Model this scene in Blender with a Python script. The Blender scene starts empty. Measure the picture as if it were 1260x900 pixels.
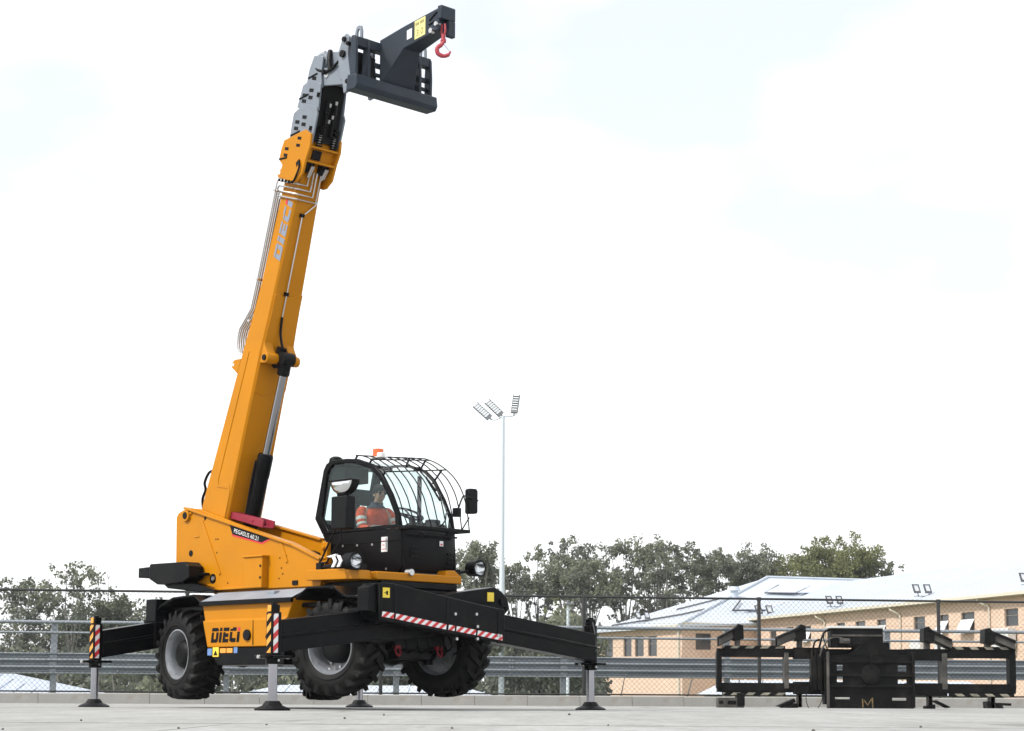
import bpy, bmesh, math, random
from mathutils import Vector, Matrix
R = math.radians
rnd = random.Random(7)
SC = bpy.context.scene
COL = SC.collection

# ---------------------------------------------------------------- camera
cam_d = bpy.data.cameras.new('camera')
cam = bpy.data.objects.new('camera', cam_d); COL.objects.link(cam)
cam_d.sensor_width = 36; cam_d.lens = 68.17; cam_d.shift_y = 0.124
cam_d.clip_start = 0.1; cam_d.clip_end = 5000
cam.matrix_world = Matrix.Translation((0, 0, 0.187)) @ Matrix.Rotation(R(96), 4, 'X') @ Matrix.Rotation(R(0.33), 4, 'Z')
SC.camera = cam

# ---------------------------------------------------------------- sky, sun, exposure
SKYLOC = (2.42, 0.1, 0.70)
SUN_EL, SUN_AZ = 46, -118            # azimuth measured from +Y towards +X (sun on the left, a little behind the camera)
world = bpy.data.worlds.new('World'); SC.world = world; world.use_nodes = True
wn = world.node_tree.nodes; wl = world.node_tree.links
wn.clear()
def N(t, **k):
    n = wn.new(t)
    for a, b in k.items(): setattr(n, a, b)
    return n
out = N('ShaderNodeOutputWorld'); mix = N('ShaderNodeMixShader')
b1 = N('ShaderNodeBackground'); b2 = N('ShaderNodeBackground')
sky = N('ShaderNodeTexSky', sky_type='NISHITA', sun_disc=False, sun_elevation=R(SUN_EL), sun_rotation=R(SUN_AZ), dust_density=2.0)
b1.inputs['Strength'].default_value = 0.13
wl.new(sky.outputs[0], b1.inputs[0])
b2.inputs[0].default_value = (0.97, 0.985, 1.0, 1); b2.inputs['Strength'].default_value = 1.0
tc = N('ShaderNodeTexCoord'); mp = N('ShaderNodeMapping'); mp.inputs['Scale'].default_value = (2.2, 2.2, 4.5); mp.inputs['Location'].default_value = SKYLOC
nz = N('ShaderNodeTexNoise'); nz.inputs['Scale'].default_value = 1.6; nz.inputs['Detail'].default_value = 5; nz.inputs['Roughness'].default_value = 0.45
rp = N('ShaderNodeValToRGB'); rp.color_ramp.elements[0].position = 0.34; rp.color_ramp.elements[0].color = (0.58,)*3 + (1,)
rp.color_ramp.elements[1].position = 0.50; rp.color_ramp.elements[1].color = (1, 1, 1, 1)
wl.new(tc.outputs['Generated'], mp.inputs[0]); wl.new(mp.outputs[0], nz.inputs['Vector']); wl.new(nz.outputs[0], rp.inputs[0])
wl.new(rp.outputs[0], mix.inputs[0]); wl.new(b1.outputs[0], mix.inputs[1]); wl.new(b2.outputs[0], mix.inputs[2]); wl.new(mix.outputs[0], out.inputs[0])
sun_d = bpy.data.lights.new('sun', 'SUN'); sun_d.energy = 2.8; sun_d.angle = R(6); sun_d.color = (1, 0.96, 0.9)
sun = bpy.data.objects.new('sun', sun_d); COL.objects.link(sun)
sv = Vector((math.sin(R(SUN_AZ))*math.cos(R(SUN_EL)), math.cos(R(SUN_AZ))*math.cos(R(SUN_EL)), math.sin(R(SUN_EL))))
sun.rotation_euler = sv.to_track_quat('Z', 'Y').to_euler(); sun.location = (-20, -10, 30)
SC.view_settings.view_transform = 'Standard'; SC.view_settings.look = 'None'
SC.view_settings.exposure = 0.5; SC.view_settings.gamma = 1

# ---------------------------------------------------------------- materials
MATS = {}
def mat(name, col, rough=0.5, metal=0.0, coat=0.0, var=0.0, vscale=3.0, bump=0.0, bscale=40.0, dirt=None, dscale=1.5, spec=0.5, emit=None):
    m = bpy.data.materials.new(name); m.use_nodes = True
    nt = m.node_tree; p = nt.nodes['Principled BSDF']
    p.inputs['Roughness'].default_value = rough; p.inputs['Metallic'].default_value = metal
    p.inputs['Coat Weight'].default_value = coat; p.inputs['Coat Roughness'].default_value = 0.12
    p.inputs['Specular IOR Level'].default_value = spec
    c = (*col, 1)
    t = nt.nodes.new('ShaderNodeTexCoord')
    last = None
    if var or dirt:
        n = nt.nodes.new('ShaderNodeTexNoise'); n.inputs['Scale'].default_value = vscale; n.inputs['Detail'].default_value = 6
        nt.links.new(t.outputs['Object'], n.inputs['Vector'])
        r = nt.nodes.new('ShaderNodeValToRGB')
        a, b = r.color_ramp.elements
        a.position, b.position = 0.3, 0.7
        a.color = (*[x*(1-var) for x in col], 1); b.color = (*[min(1, x*(1+var)) for x in col], 1)
        nt.links.new(n.outputs[0], r.inputs[0]); last = r.outputs[0]
        if dirt:
            n2 = nt.nodes.new('ShaderNodeTexNoise'); n2.inputs['Scale'].default_value = dscale; n2.inputs['Detail'].default_value = 8; n2.inputs['Roughness'].default_value = 0.7
            nt.links.new(t.outputs['Object'], n2.inputs['Vector'])
            r2 = nt.nodes.new('ShaderNodeValToRGB'); r2.color_ramp.elements[0].position = 0.5; r2.color_ramp.elements[1].position = 0.72
            nt.links.new(n2.outputs[0], r2.inputs[0])
            mx = nt.nodes.new('ShaderNodeMix'); mx.data_type = 'RGBA'
            nt.links.new(r2.outputs[0], mx.inputs[0]); nt.links.new(last, mx.inputs[6]); mx.inputs[7].default_value = (*dirt, 1)
            last = mx.outputs[2]
        nt.links.new(last, p.inputs['Base Color'])
    else:
        p.inputs['Base Color'].default_value = c
    if bump:
        n3 = nt.nodes.new('ShaderNodeTexNoise'); n3.inputs['Scale'].default_value = bscale; n3.inputs['Detail'].default_value = 4
        nt.links.new(t.outputs['Object'], n3.inputs['Vector'])
        bp = nt.nodes.new('ShaderNodeBump'); bp.inputs['Strength'].default_value = bump; bp.inputs['Distance'].default_value = 0.02
        nt.links.new(n3.outputs[0], bp.inputs['Height']); nt.links.new(bp.outputs[0], p.inputs['Normal'])
    if emit: p.inputs['Emission Color'].default_value = (*emit[0], 1); p.inputs['Emission Strength'].default_value = emit[1]
    MATS[name] = m
    return m
def glass(name, tint, gloss=0.02, fr=.16):
    m = bpy.data.materials.new(name); m.use_nodes = True; nt = m.node_tree; nt.nodes.clear()
    o = nt.nodes.new('ShaderNodeOutputMaterial'); mx = nt.nodes.new('ShaderNodeMixShader'); tr = nt.nodes.new('ShaderNodeBsdfTransparent'); gl = nt.nodes.new('ShaderNodeBsdfGlossy')
    lw = nt.nodes.new('ShaderNodeLayerWeight'); lw.inputs[0].default_value = 0.25
    ad = nt.nodes.new('ShaderNodeMath'); ad.operation = 'MULTIPLY_ADD'; ad.inputs[1].default_value = fr; ad.inputs[2].default_value = gloss
    tr.inputs[0].default_value = (*tint, 1); gl.inputs['Roughness'].default_value = 0.03
    nt.links.new(lw.outputs['Fresnel'], ad.inputs[0]); nt.links.new(ad.outputs[0], mx.inputs[0]); nt.links.new(tr.outputs[0], mx.inputs[1]); nt.links.new(gl.outputs[0], mx.inputs[2]); nt.links.new(mx.outputs[0], o.inputs[0])
    MATS[name] = m; return m

YEL = mat('yellow_paint', (0.475, 0.183, 0.0012), 0.42, coat=0.03, var=0.06, vscale=1.1, bump=0.02, bscale=9, spec=.16, dirt=(.44,.172,.004), dscale=.9)
BLK = mat('black_paint', (0.0028, 0.0031, 0.004), 0.30, coat=0.0, var=0.25, vscale=4, bump=0.03, bscale=14, spec=0.10, dirt=(0.009,0.0086,0.008), dscale=2.5)
BLKM = mat('black_plastic', (0.005, 0.0052, 0.006), 0.5, var=0.2, vscale=6, bump=0.08, bscale=120, spec=0.13)
RUB = mat('rubber', (0.006, 0.006, 0.0062), 0.6, var=0.35, vscale=7, bump=0.15, bscale=60, dirt=(0.02, 0.019, 0.018), dscale=5, spec=0.16)
GREY = mat('grey_steel_paint', (0.165, 0.19, 0.225), 0.42, coat=0.1, var=0.1, vscale=4)
DGREY = mat('slate_paint', (0.019, 0.027, 0.040), 0.40, coat=0.05, var=0.15, vscale=4, spec=.22)
RIM = mat('rim_silver', (0.25, 0.265, 0.29), 0.4, metal=0.3, var=0.1, vscale=6, dirt=(0.10, 0.09, 0.08), dscale=4)
CHROME = mat('chrome', (0.31, 0.31, 0.335), 0.13, metal=1.0)
STEEL = mat('bright_steel', (0.55, 0.55, 0.55), 0.3, metal=0.9)
RED = mat('red_paint', (0.235, 0.017, 0.036), 0.5, coat=0.0, var=0.15, spec=.3)
REDT = mat('red_tape', (0.55, 0.02, 0.025), 0.45)
WHT = mat('white_tape', (0.75, 0.75, 0.76), 0.45)
HKR = mat('hook_red', (0.36, 0.035, 0.05), 0.5)
INK = mat('faded_ink', (0.14, 0.11, 0.045), 0.6)
HOOKR = mat('dark_red_paint', (0.16, 0.008, 0.014), 0.5, spec=.2)
AMB = mat('amber_lens', (0.75, 0.3, 0.02), 0.25, coat=0.4)
YLW = mat('yellow_label', (0.8, 0.6, 0.05), 0.5)
PALEY = mat('pale_yellow_label', (0.78, 0.68, 0.25), 0.5)
BLUE = mat('blue_label', (0.12, 0.22, 0.45), 0.5)
LENS = mat('lamp_lens', (0.62, 0.64, 0.66), 0.12, metal=0.95)
MIRR = mat('mirror', (0.75, 0.76, 0.78), 0.05, metal=1.0)
LOGO = mat('logo_grey', (0.19, 0.225, 0.29), 0.5)
TREAD = mat('tread_plate', (0.23, 0.26, 0.30), 0.5, metal=0.0, bump=0.35, bscale=70, var=0.15, spec=.4)
DARKIN = mat('cab_interior', (0.008, 0.009, 0.010), 0.7, spec=.2)
SEATM = mat('seat_fabric', (0.010, 0.014, 0.018), 0.9, spec=.2, bump=0.1, bscale=80)
GLASS = glass('cab_glass', (0.90, 0.96, 0.955), 0.006, .06)
GLASSW = glass('windscreen_glass', (0.96, 0.985, 0.985), 0.015, .16)
GLASSD = glass('cab_glass_low', (0.58, 0.80, 0.78), 0.03)

# ---------------------------------------------------------------- mesh helpers
# parts whose separate pieces become objects of their own
SPLIT = {'bolt','hose','boom_plate','end_bracket','hitch_pin','tube_clamp','wheel_nut','chain_pin','hose_fitting','boom_head_ledge','boom_head_opening','plate_slot','lamp_module',
         'lamp_lens','pin','turn_signal','wiper','cab_lining','reflective_band','joystick','head_hose','lug_eye','jib_pin','cross_rail','mirror_face','front_trim','boom_hose','seam','jib_slot',
         'plate_rib','rail_bolt','extension_chain','turret_rib','guard_frame','tension_wire','foot_bracket','sticker_print','panel_seam','clamp','slab','decal_mark','hose_clip','louvre','panel_frame','floodlight_glass'}
class MB:
    def __init__(s, tf=None): s.v = []; s.f = []; s.mi = []; s.cur = 0; s.tf = tf
    def add(s, vs, fs):
        b = len(s.v)
        s.v += [tuple(s.tf(*p)) if s.tf else tuple(p) for p in vs]
        s.f += [tuple(i+b for i in f) for f in fs]; s.mi += [s.cur]*len(fs)
        return s
    def box(s, x0, x1, y0, y1, z0, z1):
        return s.add([(x0,y0,z0),(x1,y0,z0),(x1,y1,z0),(x0,y1,z0),(x0,y0,z1),(x1,y0,z1),(x1,y1,z1),(x0,y1,z1)],
                     [(0,3,2,1),(4,5,6,7),(0,1,5,4),(1,2,6,5),(2,3,7,6),(3,0,4,7)])
    def loft(s, loops, close=True, cap=True):
        n = len(loops[0]); vs = [p for l in loops for p in l]; fs = []
        for i in range(len(loops)-1):
            for j in range(n if close else n-1):
                k = (j+1) % n
                fs.append((i*n+j, i*n+k, (i+1)*n+k, (i+1)*n+j))
        if cap and close:
            fs.append(tuple(range(n-1, -1, -1))); fs.append(tuple((len(loops)-1)*n+j for j in range(n)))
        return s.add(vs, fs)
    def prism(s, pts, axis, a0, a1):          # pts: 2D loop in the two remaining axes
        f = {'x': lambda p, a: (a, p[0], p[1]), 'y': lambda p, a: (p[0], a, p[1]), 'z': lambda p, a: (p[0], p[1], a)}[axis]
        return s.loft([[f(p, a0) for p in pts], [f(p, a1) for p in pts]])
    def ring(s, outer, inner, axis, a0, a1):
        f = {'x': lambda p, a: (a, p[0], p[1]), 'y': lambda p, a: (p[0], a, p[1]), 'z': lambda p, a: (p[0], p[1], a)}[axis]
        n = len(outer)
        L = [[f(p, a0) for p in outer], [f(p, a1) for p in outer], [f(p, a1) for p in inner], [f(p, a0) for p in inner]]
        vs = [p for l in L for p in l]; fs = []
        for i in range(4):
            i2 = (i+1) % 4
            for j in range(n):
                k = (j+1) % n
                fs.append((i*n+j, i*n+k, i2*n+k, i2*n+j))
        return s.add(vs, fs)
    def tube(s, path, r, n=8, cap=True):
        P = [Vector(p) for p in path]; loops = []
        rr = r if isinstance(r, (list, tuple)) else [r]*len(P)
        ref = None
        for i, p in enumerate(P):
            d = (P[min(i+1, len(P)-1)] - P[max(i-1, 0)]).normalized()
            if ref is None: ref = Vector((0, 0, 1)) if abs(d.z) < 0.9 else Vector((1, 0, 0))
            a = d.cross(ref)
            if a.length < 1e-4: a = d.cross(Vector((0.3, 1, 0.2)))
            a.normalize(); b = d.cross(a).normalized(); ref = a.cross(d)
            loops.append([tuple(p + (a*math.cos(2*math.pi*k/n) + b*math.sin(2*math.pi*k/n))*rr[i]) for k in range(n)])
        return s.loft(loops, True, cap)
    def cyl(s, c, axis, r, a0, a1, n=20, r1=None):
        i = 'xyz'.index(axis); p0 = list(c); p1 = list(c); p0[i] = a0; p1[i] = a1
        return s.tube([p0, p1], [r, r if r1 is None else r1], n)
    def lathe(s, prof, c, axis='y', n=40, cap=False):   # prof: (radius, offset along axis)
        i = 'xyz'.index(axis); o = [k for k in range(3) if k != i]; loops = []
        for r, a in prof:
            l = []
            for k in range(n):
                t = 2*math.pi*k/n; p = [0, 0, 0]; p[i] = c[i]+a; p[o[0]] = c[o[0]]+r*math.cos(t); p[o[1]] = c[o[1]]+r*math.sin(t); l.append(tuple(p))
            loops.append(l)
        return s.loft(loops, True, cap)
    def islands(s):
        par = list(range(len(s.v)))
        def fd(i):
            while par[i] != i: par[i] = par[par[i]]; i = par[i]
            return i
        for f in s.f:
            for i in f[1:]: par[fd(i)] = fd(f[0])
        g = {}
        for f, mi in zip(s.f, s.mi): g.setdefault(fd(f[0]), []).append((f, mi))
        out = []
        for fs in g.values():
            ids = sorted({i for f, _ in fs for i in f}); mp_ = {i: k for k, i in enumerate(ids)}
            m = MB(); m.v = [s.v[i] for i in ids]; m.f = [tuple(mp_[i] for i in f) for f, _ in fs]; m.mi = [mi for _, mi in fs]; out.append(m)
        return out
    def build(s, name, mats, parent=None, bevel=0.0, smooth=30, seg=2):
        if name in SPLIT:
            os_ = [m._build(name, mats, parent, bevel, smooth, seg) for m in s.islands()]
            return os_[0]
        return s._build(name, mats, parent, bevel, smooth, seg)
    def _build(s, name, mats, parent=None, bevel=0.0, smooth=30, seg=2):
        me = bpy.data.meshes.new(name); me.from_pydata(s.v, [], s.f)
        bm = bmesh.new(); bm.from_mesh(me); bmesh.ops.recalc_face_normals(bm, faces=bm.faces); bm.to_mesh(me); bm.free()
        for m in (mats if isinstance(mats, (list, tuple)) else [mats]): me.materials.append(m)
        me.polygons.foreach_set('material_index', s.mi)
        if smooth:
            me.polygons.foreach_set('use_smooth', [True]*len(me.polygons)); me.set_sharp_from_angle(angle=R(smooth))
        o = bpy.data.objects.new(name, me); COL.objects.link(o)
        if parent: o.parent = parent
        if bevel:
            b = o.modifiers.new('bevel', 'BEVEL'); b.width = bevel; b.segments = seg; b.limit_method = 'ANGLE'; b.angle_limit = R(40); b.harden_normals = False
        return o
def tag(o, label=None, cat=None, group=None, kind=None):
    if label: o['label'] = label
    if cat: o['category'] = cat
    if group: o['group'] = group
    if kind: o['kind'] = kind
    return o
def empty(name, loc, rz=0.0, label=None, cat=None, group=None):
    o = bpy.data.objects.new(name, None); COL.objects.link(o); o.location = loc; o.rotation_euler = (0, 0, rz); o.empty_display_size = 0.3
    return tag(o, label, cat, group)
def copy_tree(o, parent=None):
    c = o.copy(); COL.objects.link(c)
    if parent: c.parent = parent
    for ch in list(o.children): copy_tree(ch, c)
    return c
def bez(pts, n=8):                            # smooth path through points
    P = [Vector(p) for p in pts]; o = []
    for i in range(len(P)-1):
        a, b, c, d = P[max(i-1, 0)], P[i], P[i+1], P[min(i+2, len(P)-1)]
        for k in range(n):
            t = k/n; o.append(tuple(0.5*((2*b) + (c-a)*t + (2*a-5*b+4*c-d)*t*t + (3*b-a-3*c+d)*t**3)))
    o.append(tuple(P[-1])); return o
def text_mesh(txt, size=1.0):                 # outline text as 2-D faces
    c = bpy.data.curves.new('t', 'FONT'); c.body = txt; c.size = size; c.resolution_u = 2
    o = bpy.data.objects.new('t', c); COL.objects.link(o)
    dg = bpy.context.evaluated_depsgraph_get(); me = bpy.data.meshes.new_from_object(o.evaluated_get(dg))
    v = [tuple(x.co) for x in me.vertices]; f = [tuple(p.vertices) for p in me.polygons]
    bpy.data.objects.remove(o); bpy.data.meshes.remove(me); return v, f
LET = {'D': [(0,0,.25,1),(.25,.76,.5,1),(.25,0,.5,.23)], 'I': [(0,0,.27,1)], 'J': [(0,0,.27,.69)],
       'E': [(0,0,.25,1),(.25,.76,.62,1),(.25,.36,.58,.60),(.25,0,.62,.23)], 'C': [(0,.1,.25,.9),(.25,.76,.66,1),(.25,0,.66,.28)]}
def logo(mb, fn, dot=True):                   # slanted block lettering; fn maps (u,v) in letter heights to 3-D
    x = 0.0; sh = 0.16
    def q(a, b, c, d):
        if b < .69 and d > .76: q(a, b, c, .69); b = .76          # a thin gap runs through the upper part of every letter
        mb.add([fn(x+a+sh*b, b), fn(x+c+sh*b, b), fn(x+c+sh*d, d), fn(x+a+sh*d, d)], [(0,1,2,3)])
    for ch, w in (('D', .86), ('I', .40), ('E', .74), ('C', .78), ('J', .4)):
        for r in LET[ch]: q(*r)
        if ch == 'D':
            for pl in ([(.5,0),(.62,0),(.75,.12),(.75,.69),(.5,.69)], [(.5,.76),(.75,.76),(.75,.88),(.62,1),(.5,1)]): mb.add([fn(x+p_[0]+sh*p_[1], p_[1]) for p_ in pl], [(0,1,2,3,4)])
        if ch == 'C': mb.add([fn(x+p[0]+sh*p[1], p[1]) for p in [(.25,0),(.0,.1),(.25,.1)]], [(0,1,2)])
        if ch == 'J' and dot: mb.cur = 1; q(0, .74, .27, 1.0); mb.cur = 0
        x += w
    return x
def stripes(mb, fn, L, H, pitch, lean=1.0, a=0, b=1):   # diagonal stripe cells along a strip; alternating materials a / b
    n = int(L/pitch)+3; sl = H*lean
    def clip(poly, lo, hi):
        for side, lim in ((1, lo), (-1, hi)):
            o = []
            for i in range(len(poly)):
                p, q = poly[i], poly[(i+1) % len(poly)]
                pi, qi = side*(p[0]-lim) >= 0, side*(q[0]-lim) >= 0
                if pi: o.append(p)
                if pi != qi:
                    t = (lim-p[0])/(q[0]-p[0]); o.append((lim, p[1]+t*(q[1]-p[1])))
            poly = o
            if len(poly) < 3: return []
        return poly
    for k in range(-3, n+3):
        x0 = k*pitch; pl = clip([(x0, 0), (x0+pitch, 0), (x0+pitch+sl, H), (x0+sl, H)], 0, L)
        if len(pl) > 2:
            mb.cur = b if k % 2 else a
            mb.add([fn(*p) for p in pl], [tuple(range(len(pl)))])
    mb.cur = 0
# ================================================================ THE MACHINE (local frame: x forward, y left, z up)
MX, MY, MR = -2.82, 27.0, R(-45)
M = empty('telehandler', (MX, MY, 0), MR, 'yellow and black rotating telehandler raised on four outriggers with its boom up', 'telehandler')

# ---- chassis
b = MB()
b.box(-2.45, 2.3, -.46, .46, .78, 1.36); b.box(-2.3, 2.2, -.3, .3, .66, .78); b.box(-1.1, .9, .46, 1.1, .62, 1.42)
b.box(-2.42, -1.0, -.95, -.46, 1.34, 1.42); b.box(.9, 2.3, -.95, -.46, 1.34, 1.40); b.box(.9, 2.3, .46, .95, 1.34, 1.40)
b.box(-2.25, -2.0, -1.16, -.5, 1.21, 1.535)
b.box(1.0,2.2,-.5,1.0,1.37,1.565)
CH = b.build('chassis', BLK, M, .012)
for xw in (-1.5, 1.74):
    b = MB(); b.tube([(xw, -.72, .76), (xw, -.3, .76), (xw, 0, .76), (xw, .3, .76), (xw, .72, .76)], [.11, .12, .19, .12, .11], 14)
    b.tube([(xw+.18, -.6, .72), (xw+.18, .6, .72)], .03, 8); b.tube([(xw, -.66, .6), (xw, -.66, .95)], .07, 10); b.tube([(xw, .66, .6), (xw, .66, .95)], .07, 10)
    b.build('axle', BLK, M)
b = MB(); b.cyl((-.1, 0, 0), 'z', .62, 1.4, 1.62, 40); b.cyl((-.1, 0, 0), 'z', .70, 1.47, 1.55, 40); b.build('slew_ring', BLKM, M)
for yy in (-.45, .28):                                  # red tow shackles low at the front
    b = MB(); b.tube(bez([(2.36, yy-.04, .82), (2.39, yy-.035, .73), (2.40, yy, .70), (2.39, yy+.035, .73), (2.36, yy+.04, .82)], 4), .014, 7); b.box(2.33, 2.38, yy-.05, yy+.05, .79, .83); b.build('tow_shackle', HOOKR, M)
b = MB()
for k in range(7):
    y0 = -.62+.2*k; b.tube(bez([(2.3, y0, 1.1), (2.42, y0+.04, .95), (2.4, y0+.1, .82), (2.2, y0+.12, .74)], 5), .013, 6)
b.build('hose', BLKM, M)

# ---- engine cover on the near side
def hood_loop(sx):
    e = {0: (.83, -.777, .86), 1: (1.19, -.884, .93), 2: (1.205, -.888, .935), 3: (1.455, -.96, 1.06)}
    ys = [-1.145, -1.152, -1.112, -1.112]
    o = [(e[k][1] if sx == 0 else e[k][2], ys[k], e[k][0]) for k in range(4)]
    x = e[3][1] if sx == 0 else e[3][2]; x2 = e[0][1] if sx == 0 else e[0][2]
    return o+[(x, -.5, 1.455), (x2, -.5, .83)]
b = MB(); b.loft([hood_loop(0), hood_loop(1)])
HOOD = b.build('engine_cover', YEL, M, .012)
b = MB(); b.box(.25, .256, -1.158, -1.13, .85, 1.185)
b.build('seam', BLKM, HOOD)
b = MB(); b.cyl((.13, -1.16, .985), 'y', .075, -1.175, -1.14, 24); b.build('filler_cap', BLKM, HOOD, .006)
b = MB(); logo(b, lambda u, v: (-.69+u*.207, -1.1515, .895+v*.20)); b.build('lettering', [BLK, REDT], HOOD, smooth=0)
b = MB(); b.add([(-.94,-1.16,1.462),(1.07,-1.16,1.462),(1.0,-.82,1.60),(-.98,-.82,1.60)], [(0,1,2,3)]); 
b.add([(-.94,-1.16,1.43),(-.98,-.82,1.43),(-.98,-.82,1.60),(-.94,-1.16,1.462)], [(0,1,2,3)])
b.box(-.98, 1.0, -.82, -.5, 1.44, 1.6); b.box(.35, .5, -1.0, -.9, 1.50, 1.575)
ECT = b.build('engine_cover_top', TREAD, M, .01)
b = MB(); b.box(-.95,1.08,-1.175,-1.135,1.40,1.464); b.build('cover_edge', BLK, ECT, .006)
b = MB(); b.prism([(-.77,.822),(.9,.822),(.9,.585),(-.563,.585)], 'y', -1.13, -.6); SILL = b.build('side_sill', BLK, M, .012)
for (x0, x1, z0, z1, m) in ((-.775,-.675,.72,.815,BLUE),(-.655,-.52,.70,.83,YLW),(-.49,-.36,.75,.815,AMB),(-.34,-.21,.75,.815,AMB),(-.18,-.10,.745,.825,BLUE)):
    b = MB(); b.box(x0, x1, -1.142, -1.128, z0, z1); lb = b.build('decal', m, SILL, .003)
    if m is YLW:
        b = MB(); b.add([(x0+.02,-1.144,z0+.02),(x0+.07,-1.144,z0+.09),(x0+.115,-1.144,z0+.02)], [(0,1,2)]); b.build('warning_mark', BLK, SILL, smooth=0)

# ---- mudguards
def fender(pts, y0, y1, wall):
    b = MB(); n = len(pts); th = .03
    lo = [(x, z-th) for x, z in pts]
    b.prism(pts+lo[::-1], 'y', y0, y1)
    yw = y1 if abs(y1) < abs(y0) else y0
    b.prism([(pts[0][0], wall)]+lo+[(pts[-1][0], wall)], 'y', yw-.02, yw+.02)
    for x, z in (pts[len(pts)//2],): b.box(x-.03, x+.03, y0-.012 if y0 < 0 else y1, y0 if y0 < 0 else y1+.012, z-.05, z-.02)
    return b.build('mudguard', BLK, M, .01)
RF = [(-2.06,1.34),(-1.94,1.445),(-1.65,1.548),(-1.145,1.572),(-.95,1.45)]
FF = [(1.12,1.455),(1.19,1.505),(1.36,1.593),(1.87,1.588),(2.11,1.462),(2.5,1.437)]
fender(RF, -1.13, -.55, 1.0); fender(FF, -1.13, -.55, 1.0); fender(RF, .55, 1.13, 1.0); fender(FF, .55, 1.13, 1.0)
b = MB(); b.box(2.12, 2.52, -1.1, -.5, 1.442, 1.452); b.build('step_tread', TREAD, M)

# ---- wheels
def tyre_mesh():
    b = MB()
    b.lathe([(.335,-.17),(.345,-.205),(.37,-.225),(.46,-.245),(.535,-.235),(.572,-.205),(.582,-.1),(.582,.1),(.572,.205),(.535,.235),(.46,.245),(.37,.225),(.345,.205),(.335,.17)], (0,0,0), 'y', 60)
    b.lathe([(.405,-.246),(.415,-.250),(.425,-.247)], (0,0,0), 'y', 60); b.lathe([(.395,.243),(.415,.250),(.425,.247)], (0,0,0), 'y', 60)
    n = 20
    for side in (1, -1):
        for k in range(n):
            a0 = 2*math.pi*(k+(.5 if side < 0 else 0))/n; loops = []
            for (yy, ri, ro, da, hw) in ((-.253,.50,.545,0,.05),(-.247,.53,.605,.01,.056),(-.2,.56,.626,.06,.06),(-.1,.575,.632,.15,.062),(.02,.575,.632,.25,.05)):
                a = a0+da; y = yy*side
                loops.append([(ri*math.cos(a-hw*1.2), y, ri*math.sin(a-hw*1.2)), (ro*math.cos(a-hw*.8), y, ro*math.sin(a-hw*.8)), (ro*math.cos(a+hw*.8), y, ro*math.sin(a+hw*.8)), (ri*math.cos(a+hw*1.2), y, ri*math.sin(a+hw*1.2))])
            b.loft(loops)
    return b
def make_wheel():
    b = MB()
    b.lathe([(.352,-.200),(.352,-.215),(.335,-.217),(.325,-.195),(.308,-.17),(.300,-.11),(.296,-.0),(.285,.04),(.23,.05),(.10,.05),(.10,.08),(.30,.09),(.33,.17),(.35,.2)], (0,0,0), 'y', 56)
    w = b.build('wheel', RIM, M)
    tyre_mesh().build('tyre', RUB, w, smooth=35)
    b = MB(); b.lathe([(.0,-.175),(.08,-.175),(.14,-.165),(.185,-.13),(.20,-.10),(.20,.05)], (0,0,0), 'y', 32); b.build('hub', BLKM, w)
    b = MB()
    for k in range(10):
        a = 2*math.pi*k/10; b.cyl((.245*math.cos(a), 0, .245*math.sin(a)), 'y', .018, .015, .055, 6)
    b.build('wheel_nut', YLW if False else STEEL, w)
    return w
w0 = make_wheel()
for i, (x, y, z, st, side) in enumerate(((-1.5,-.9,.745,-8,0),(1.76,-.9,.80,13,0),(1.80,.9,.80,13,1),(-.98,1.1,.745,-22,1))):
    w = w0 if i == 0 else copy_tree(w0, M)
    w.location = (x, y, z); w.rotation_euler = (0, R(20*i), R(st)+(math.pi if side else 0))
    w.rotation_mode = 'YXZ' if False else 'XYZ'

# ---- outriggers
def tape(b, p0, p1, h, pitch, y=None, lean=.9, a=0, c=1):
    P0, P1 = Vector(p0), Vector(p1); d = P1-P0; L = d.length; d.normalize(); hv = Vector(h); hh = hv.length; hv.normalize()
    stripes(b, lambda u, v: tuple(P0+d*u+hv*v), L, hh, pitch, lean, a, c)
def outrigger(xa, xb, y0, zc0, y1, zc1, hh, yl, side, dx=0):
    """sloping beam from (y0,zc0) to (y1,zc1), vertical leg at yl; side -1 right, +1 left"""
    b = MB(); g = .018
    def sec(y, zc): return [(xa,y,zc-hh),(xb,y,zc-hh),(xb,y,zc-g),(xb+.02,y,zc-g),(xb+.02,y,zc+g),(xb,y,zc+g),(xb,y,zc+hh),(xa,y,zc+hh),(xa,y,zc+g),(xa-.02,y,zc+g),(xa-.02,y,zc-g),(xa,y,zc-g)]
    b.loft([sec(y0, zc0), sec(y1, zc1)])
    o = b.build('outrigger_beam', BLK, M, .008)
    xm = (xa+xb)/2+dx
    b = MB(); b.box(xm-.066, xm+.066, yl-.066, yl+.066, .66, 1.18); b.box(xm-.052, xm+.052, yl-.052, yl+.052, 1.18, 1.27); b.cyl((xm, yl, 0), 'z', .045, 1.27, 1.29, 16)
    b.box(xm-.11, xm+.11, yl-.21, yl+.21, .625, .66); b.box(xm-.21, xm+.21, yl-.09, yl+.09, .622, .657); b.cyl((xm, yl, 0), 'z', .092, .555, .63, 20)
    L = b.build('leg_casing', BLK, o, .008)
    b = MB(); b.cyl((xm, yl, 0), 'z', .056, .09, .6, 24); b.build('ram', CHROME, o)
    b = MB(); b.lathe([(.0,.0),(.215,.0),(.22,.018),(.19,.035),(.125,.06),(.085,.115),(.0,.118)], (xm, yl, 0), 'z', 12); b.build('foot_pad', BLKM, o, smooth=20)
    b = MB(); b.cyl((xm, yl-.19, .64), 'y', .022, yl-.235, yl-.205, 10); b.cyl((xm, yl+.19, .64), 'y', .022, yl+.205, yl+.235, 10); b.cyl((xm+.0, yl, .6), 'x', .016, xm-.11, xm+.11, 8); b.build('bolt', STEEL, o)
    return o, xm
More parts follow.
